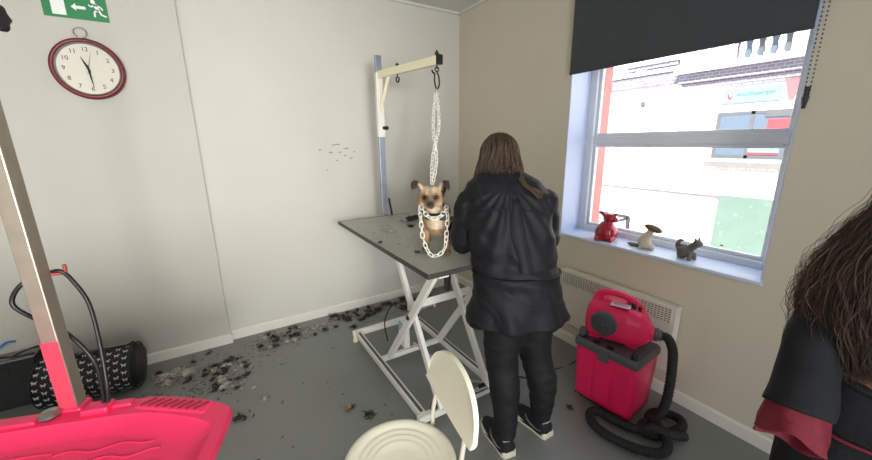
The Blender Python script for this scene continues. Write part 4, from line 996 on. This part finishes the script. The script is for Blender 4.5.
tube(bm, [h0+V((0,0,-.004))+V((.012*math.cos(t)*.85,.012*math.cos(t)*-.5,.012*math.sin(t))) for t in [2*PI*k/16 for k in range(16)]], .0042, 8, closed=True)
tube(bm, [h0+V((-.012,.006,-.028)), h0+V((-.014,.008,-.075)), h0+V((-.003,.0,-.122)), h0+V((.012,-.007,-.10)), h0+V((.010,-.006,-.05)), h0+V((.0,0,-.02)), h0+V((-.002,0,-.012))], .0052, 8, 5)
tube(bm, [h0+V((-.012,.006,-.03)), h0+V((-.024,.014,-.02)), h0+V((-.028,.016,-.006))], [.006,.006,.004], 8, 3); obj('snap_hook', bm, M_black, cn, smooth=60)
bm = newbm(); tube(bm, [V((-.006,-.006,-.136))+V((.010*math.cos(t)*.85,.010*math.cos(t)*-.5,.012*math.sin(t))) for t in [2*PI*k/16 for k in range(16)]], .0028, 8, closed=True); obj('ring', bm, M_steel, cn, smooth=60)

# ================================================================== HAIR CLIPPINGS
M_cd = mat('hair_dark', (44,40,37), .85); M_cg = mat('hair_grey', (120,116,108), .85); M_cp = mat('hair_pale', (176,170,160), .85); M_ct = mat('hair_tan', (150,126,96), .85)
def tuft_mesh(seed, L, n, spread, curl, mats):
    R = random.Random(seed); bm = newbm(); dirn = R.uniform(0, PI)
    for i in range(n):
        a = dirn+R.gauss(0, .7); p = V((R.gauss(0, spread), R.gauss(0, spread*.7), R.uniform(.002, .016))); P = []
        for k in range(5):
            P.append(p.copy()); a += R.uniform(-curl, curl); p = p+V((math.cos(a), math.sin(a), 0))*L/4+V((0, 0, R.uniform(-.004, .005))); p.z = max(.002, p.z)
        m = R.choice(mats); tube(bm, P, [.0016,.0026,.003,.0024,.0008], 4, 1, mi=m)
    # lumpy core
    k = len(bm.verts); ell(bm, (0, 0, .006), (spread*1.7, spread*1.15, .016), M.Rotation(dirn, 3, 'Z'), 12, 6); bm.verts.ensure_lookup_table()
    for v in bm.verts[k:]: v.co += V((noise.noise(v.co*80), noise.noise(v.co*80+V((3,3,3))), 0))*spread*.8; v.co.z = max(.001, v.co.z*(1+.6*noise.noise(v.co*120)))
    me = bpy.data.meshes.new('tuft'); bmesh.ops.recalc_face_normals(bm, faces=bm.faces[:])
    bm.to_mesh(me); bm.free(); return me
def with_mats(me, ms):
    for m in ms: me.materials.append(m)
    return me
DK = [with_mats(tuft_mesh(s, .032, 40, .016, .9, (0,0,0,1)), (M_cd, M_cg)) for s in range(4)]
PL = [with_mats(tuft_mesh(s+20, .038, 40, .018, 1.0, (0,0,1)), (M_cp, M_cg)) for s in range(4)]
TN = [with_mats(tuft_mesh(s+40, .04, 30, .014, .4, (0,1)), (M_ct, M_cd)) for s in range(2)]
R_ = random.Random(31)
def tuft(x, y, me, label, group=None, s=1., z=.0):
    o = bpy.data.objects.new('hair_tuft', me); C.objects.link(o); o.location = (x, y, z); o.rotation_euler = (0, 0, R_.uniform(0, 6.28)); o.scale = (s, s, s*.9)
    return tag(o, label, 'hair clippings', group)
def zone(n, fn, ms, label, group, s0=.6, s1=1.3):
    for i in range(n): x, y = fn(); tuft(x, y, R_.choice(ms), label, group, R_.uniform(s0, s1))
zone(22, lambda: (R_.uniform(-1.52,-1.12), R_.uniform(-.30,-.06)), DK, 'dark tuft of cut dog hair along the back wall beside the table base', 'dark tufts along the back wall', .5, 1.1)
zone(13, lambda: (R_.uniform(-1.10,-.62), R_.uniform(-.36,-.06)), DK, 'dark tuft of cut dog hair by the back wall behind the table base', 'dark tufts behind the table', .7, 1.3)
zone(16, lambda: (R_.gauss(-1.90,.14), R_.uniform(-.33,-.08)), DK, 'dark tuft of cut dog hair on the floor just right of the wall step', 'dark tufts right of the wall step', .4, .85)
zone(14, lambda: (R_.gauss(-1.90,.14), R_.uniform(-.34,-.08)), PL, 'pale tuft of cut dog hair on the floor just right of the wall step', 'pale tufts right of the wall step', .4, .85)
zone(30, lambda: (R_.gauss(-2.41,.12), R_.gauss(-.48,.13)), DK, 'dark tuft of cut dog hair on the open floor left of the wall step', 'dark tufts left of the wall step', .35, .8)
zone(16, lambda: (R_.gauss(-2.34,.11), R_.gauss(-.55,.13)), PL, 'pale tuft of cut dog hair on the open floor left of the wall step', 'pale tufts left of the wall step', .35, .85)
zone(7, lambda: (R_.gauss(-2.62,.09), R_.gauss(-.34,.05)), PL, 'pale wisp of cut dog hair on floor between the duffel bag and wall step', 'pale wisps by the bag', .8, 1.3)
tuft(-2.30,-1.04, DK[0], 'dark tuft of cut hair on floor beyond the pink bath\'s right end', None, 1.1)
tuft(-1.735,-1.29, TN[0], 'tan tuft of cut hair alone on the open floor left of the table base', None, .9)
tuft(-1.66,-1.42, DK[1], 'dark tuft of cut hair on floor between the chair and the table base', None, .9)
tuft(-1.70,-.30, DK[2], 'small dark tuft of cut hair alone between the two wall drifts', None, .6)
tuft(-1.38,-.36, DK[3], 'dark tuft of cut hair before the far left foot of the table', None, .8)
tuft(-.66,-1.90, TN[1], 'small brown tuft of cut hair between the trainers and the pink trunk', None, .7)
tuft(-.60,-2.02, DK[1], 'small dark tuft of cut hair on floor before the pink trunk', None, .55)
tuft(-2.77,-.24, DK[2], 'dark tuft of cut hair against skirting right of the duffel bag', None, .7)
tuft(-1.27,-.99, PL[1], 'pale tuft of hair lying on the middle of the grooming table top', None, .7, .982)
tuft(-1.08,-.93, DK[3], 'dark tuft of hair on the grooming table between clipper and dog', None, .75, .982)
tuft(-1.44,-1.20, DK[0], 'dark tuft of hair at the left edge of the grooming table top', None, .45, .982)
tuft(-1.34,-1.50, DK[2], 'dark tuft of hair on the table just left of the dog\'s paws', None, .5, .982)
# loose single hairs nobody could count
bm = newbm(); R_ = random.Random(77)
def loose(n, fn, L0, L1):
    for i in range(n):
        x, y = fn(); a = R_.uniform(0, 6.28); L = R_.uniform(L0, L1); P = []; p = V((x, y, .0025))
        if p.y > -.06: continue
        for k in range(4): P.append(p.copy()); a += R_.uniform(-.7,.7); p = p+V((math.cos(a),math.sin(a),0))*L/3
        if max(q.y for q in P) > -.02: continue
        tube(bm, P, [.0015,.0024,.002,.0006], 3, mi=R_.choice((0,0,1,1,2)))
loose(420, lambda: (R_.uniform(-1.55,-.4), -.04-abs(R_.gauss(0,.14))), .012,.035)
loose(200, lambda: (R_.gauss(-1.92,.16), R_.gauss(-.22,.08)), .012,.035)
loose(300, lambda: (R_.gauss(-2.45,.18), R_.gauss(-.48,.14)), .012,.035)
loose(60, lambda: (R_.uniform(-2.3,-.3), R_.uniform(-2.0,-.3)), .008,.025)
o = obj('loose_hair', bm, [M_cd, M_cg, M_cp]); tag(o, 'thin scatter of loose cut dog hair over the grey floor', 'hair clippings', None, 'stuff')
bm = newbm(); R_ = random.Random(78)
for i in range(90):
    x, y = R_.uniform(-1.44,-.92), R_.uniform(-1.75,-.5); a = R_.uniform(0, 6.28); L = R_.uniform(.008,.03)
    tube(bm, [(x,y,.9815),(x+L*math.cos(a),y+L*math.sin(a),.982)], [.0016,.0006], 3, mi=R_.choice((0,1,1)))
o = obj('loose_hair', bm, [M_cd, M_cp]); tag(o, 'thin scatter of loose cut hair on the grooming table top', 'hair clippings', None, 'stuff')

# ================================================================== LIGHT AND CAMERA
W = bpy.data.worlds.new('sky'); bpy.context.scene.world = W; W.use_nodes = True
bg = W.node_tree.nodes['Background']; bg.inputs['Color'].default_value = (.62,.78,1,1); bg.inputs['Strength'].default_value = 2.4
def light(kind, name, loc, rot, energy, color, **k):
    l = bpy.data.lights.new(name, kind); l.energy = energy; l.color = color
    for a, b in k.items(): setattr(l, a, b)
    o = bpy.data.objects.new(name, l); o.location = loc; o.rotation_euler = rot; C.objects.link(o); return o
sun = light('SUN', 'sun', (0,0,10), (0,0,0), 12, (1,.95,.86), angle=math.radians(.6))
sun.rotation_euler = V((.75,.30,-.75)).to_track_quat('-Z', 'Y').to_euler()
light('AREA', 'shopfront_daylight', (-2.95,-6.1,1.4), (math.radians(90),0,math.radians(4)), 62, (1,.97,.91), shape='RECTANGLE', size=2.6, size_y=2.0, spread=math.radians(105))
sp = light('SPOT', 'wall_patch_spot', (-2.5,-5.9,1.9), (0,0,0), 275, (1,.98,.93), spot_size=math.radians(38), spot_blend=1., shadow_soft_size=.25)  # added spot that makes the bright patch on the back wall
sp.rotation_euler = (V((-1.75,0,1.45))-V((-2.5,-5.9,1.9))).to_track_quat('-Z', 'Y').to_euler()
pl = light('AREA', 'window_portal', (.30,-1.99,1.5), (0,math.radians(90),0), 1, (1,1,1), shape='RECTANGLE', size=1.3, size_y=1.2)
pl.data.cycles.is_portal = True

cam = bpy.data.cameras.new('camera'); co = bpy.data.objects.new('camera', cam); C.objects.link(co)
f_, yaw, pitch, roll = 355.6567, .552, -.2436, -.0115
F_ = V((math.sin(yaw)*math.cos(pitch), math.cos(yaw)*math.cos(pitch), math.sin(pitch)))
R0 = F_.cross(V((0,0,1))).normalized(); U0 = R0.cross(F_)
c_, s_ = math.cos(roll), math.sin(roll); Rr = R0*c_+U0*s_; Ur = -R0*s_+U0*c_
m4 = M((Rr, Ur, -F_)).transposed().to_4x4(); m4.translation = V((-2.245,-3.1636,1.58)); co.matrix_world = m4
cam.sensor_fit = 'HORIZONTAL'; cam.sensor_width = 36; cam.lens = f_/872*36; cam.clip_start = .02
sc = bpy.context.scene; sc.camera = co
sc.view_settings.view_transform = 'Standard'; sc.view_settings.look = 'None'; sc.view_settings.exposure = .32
sc.cycles.use_denoising = True; sc.cycles.max_bounces = 10; sc.cycles.diffuse_bounces = 6; sc.cycles.transparent_max_bounces = 16
sc.cycles.sample_clamp_indirect = 6
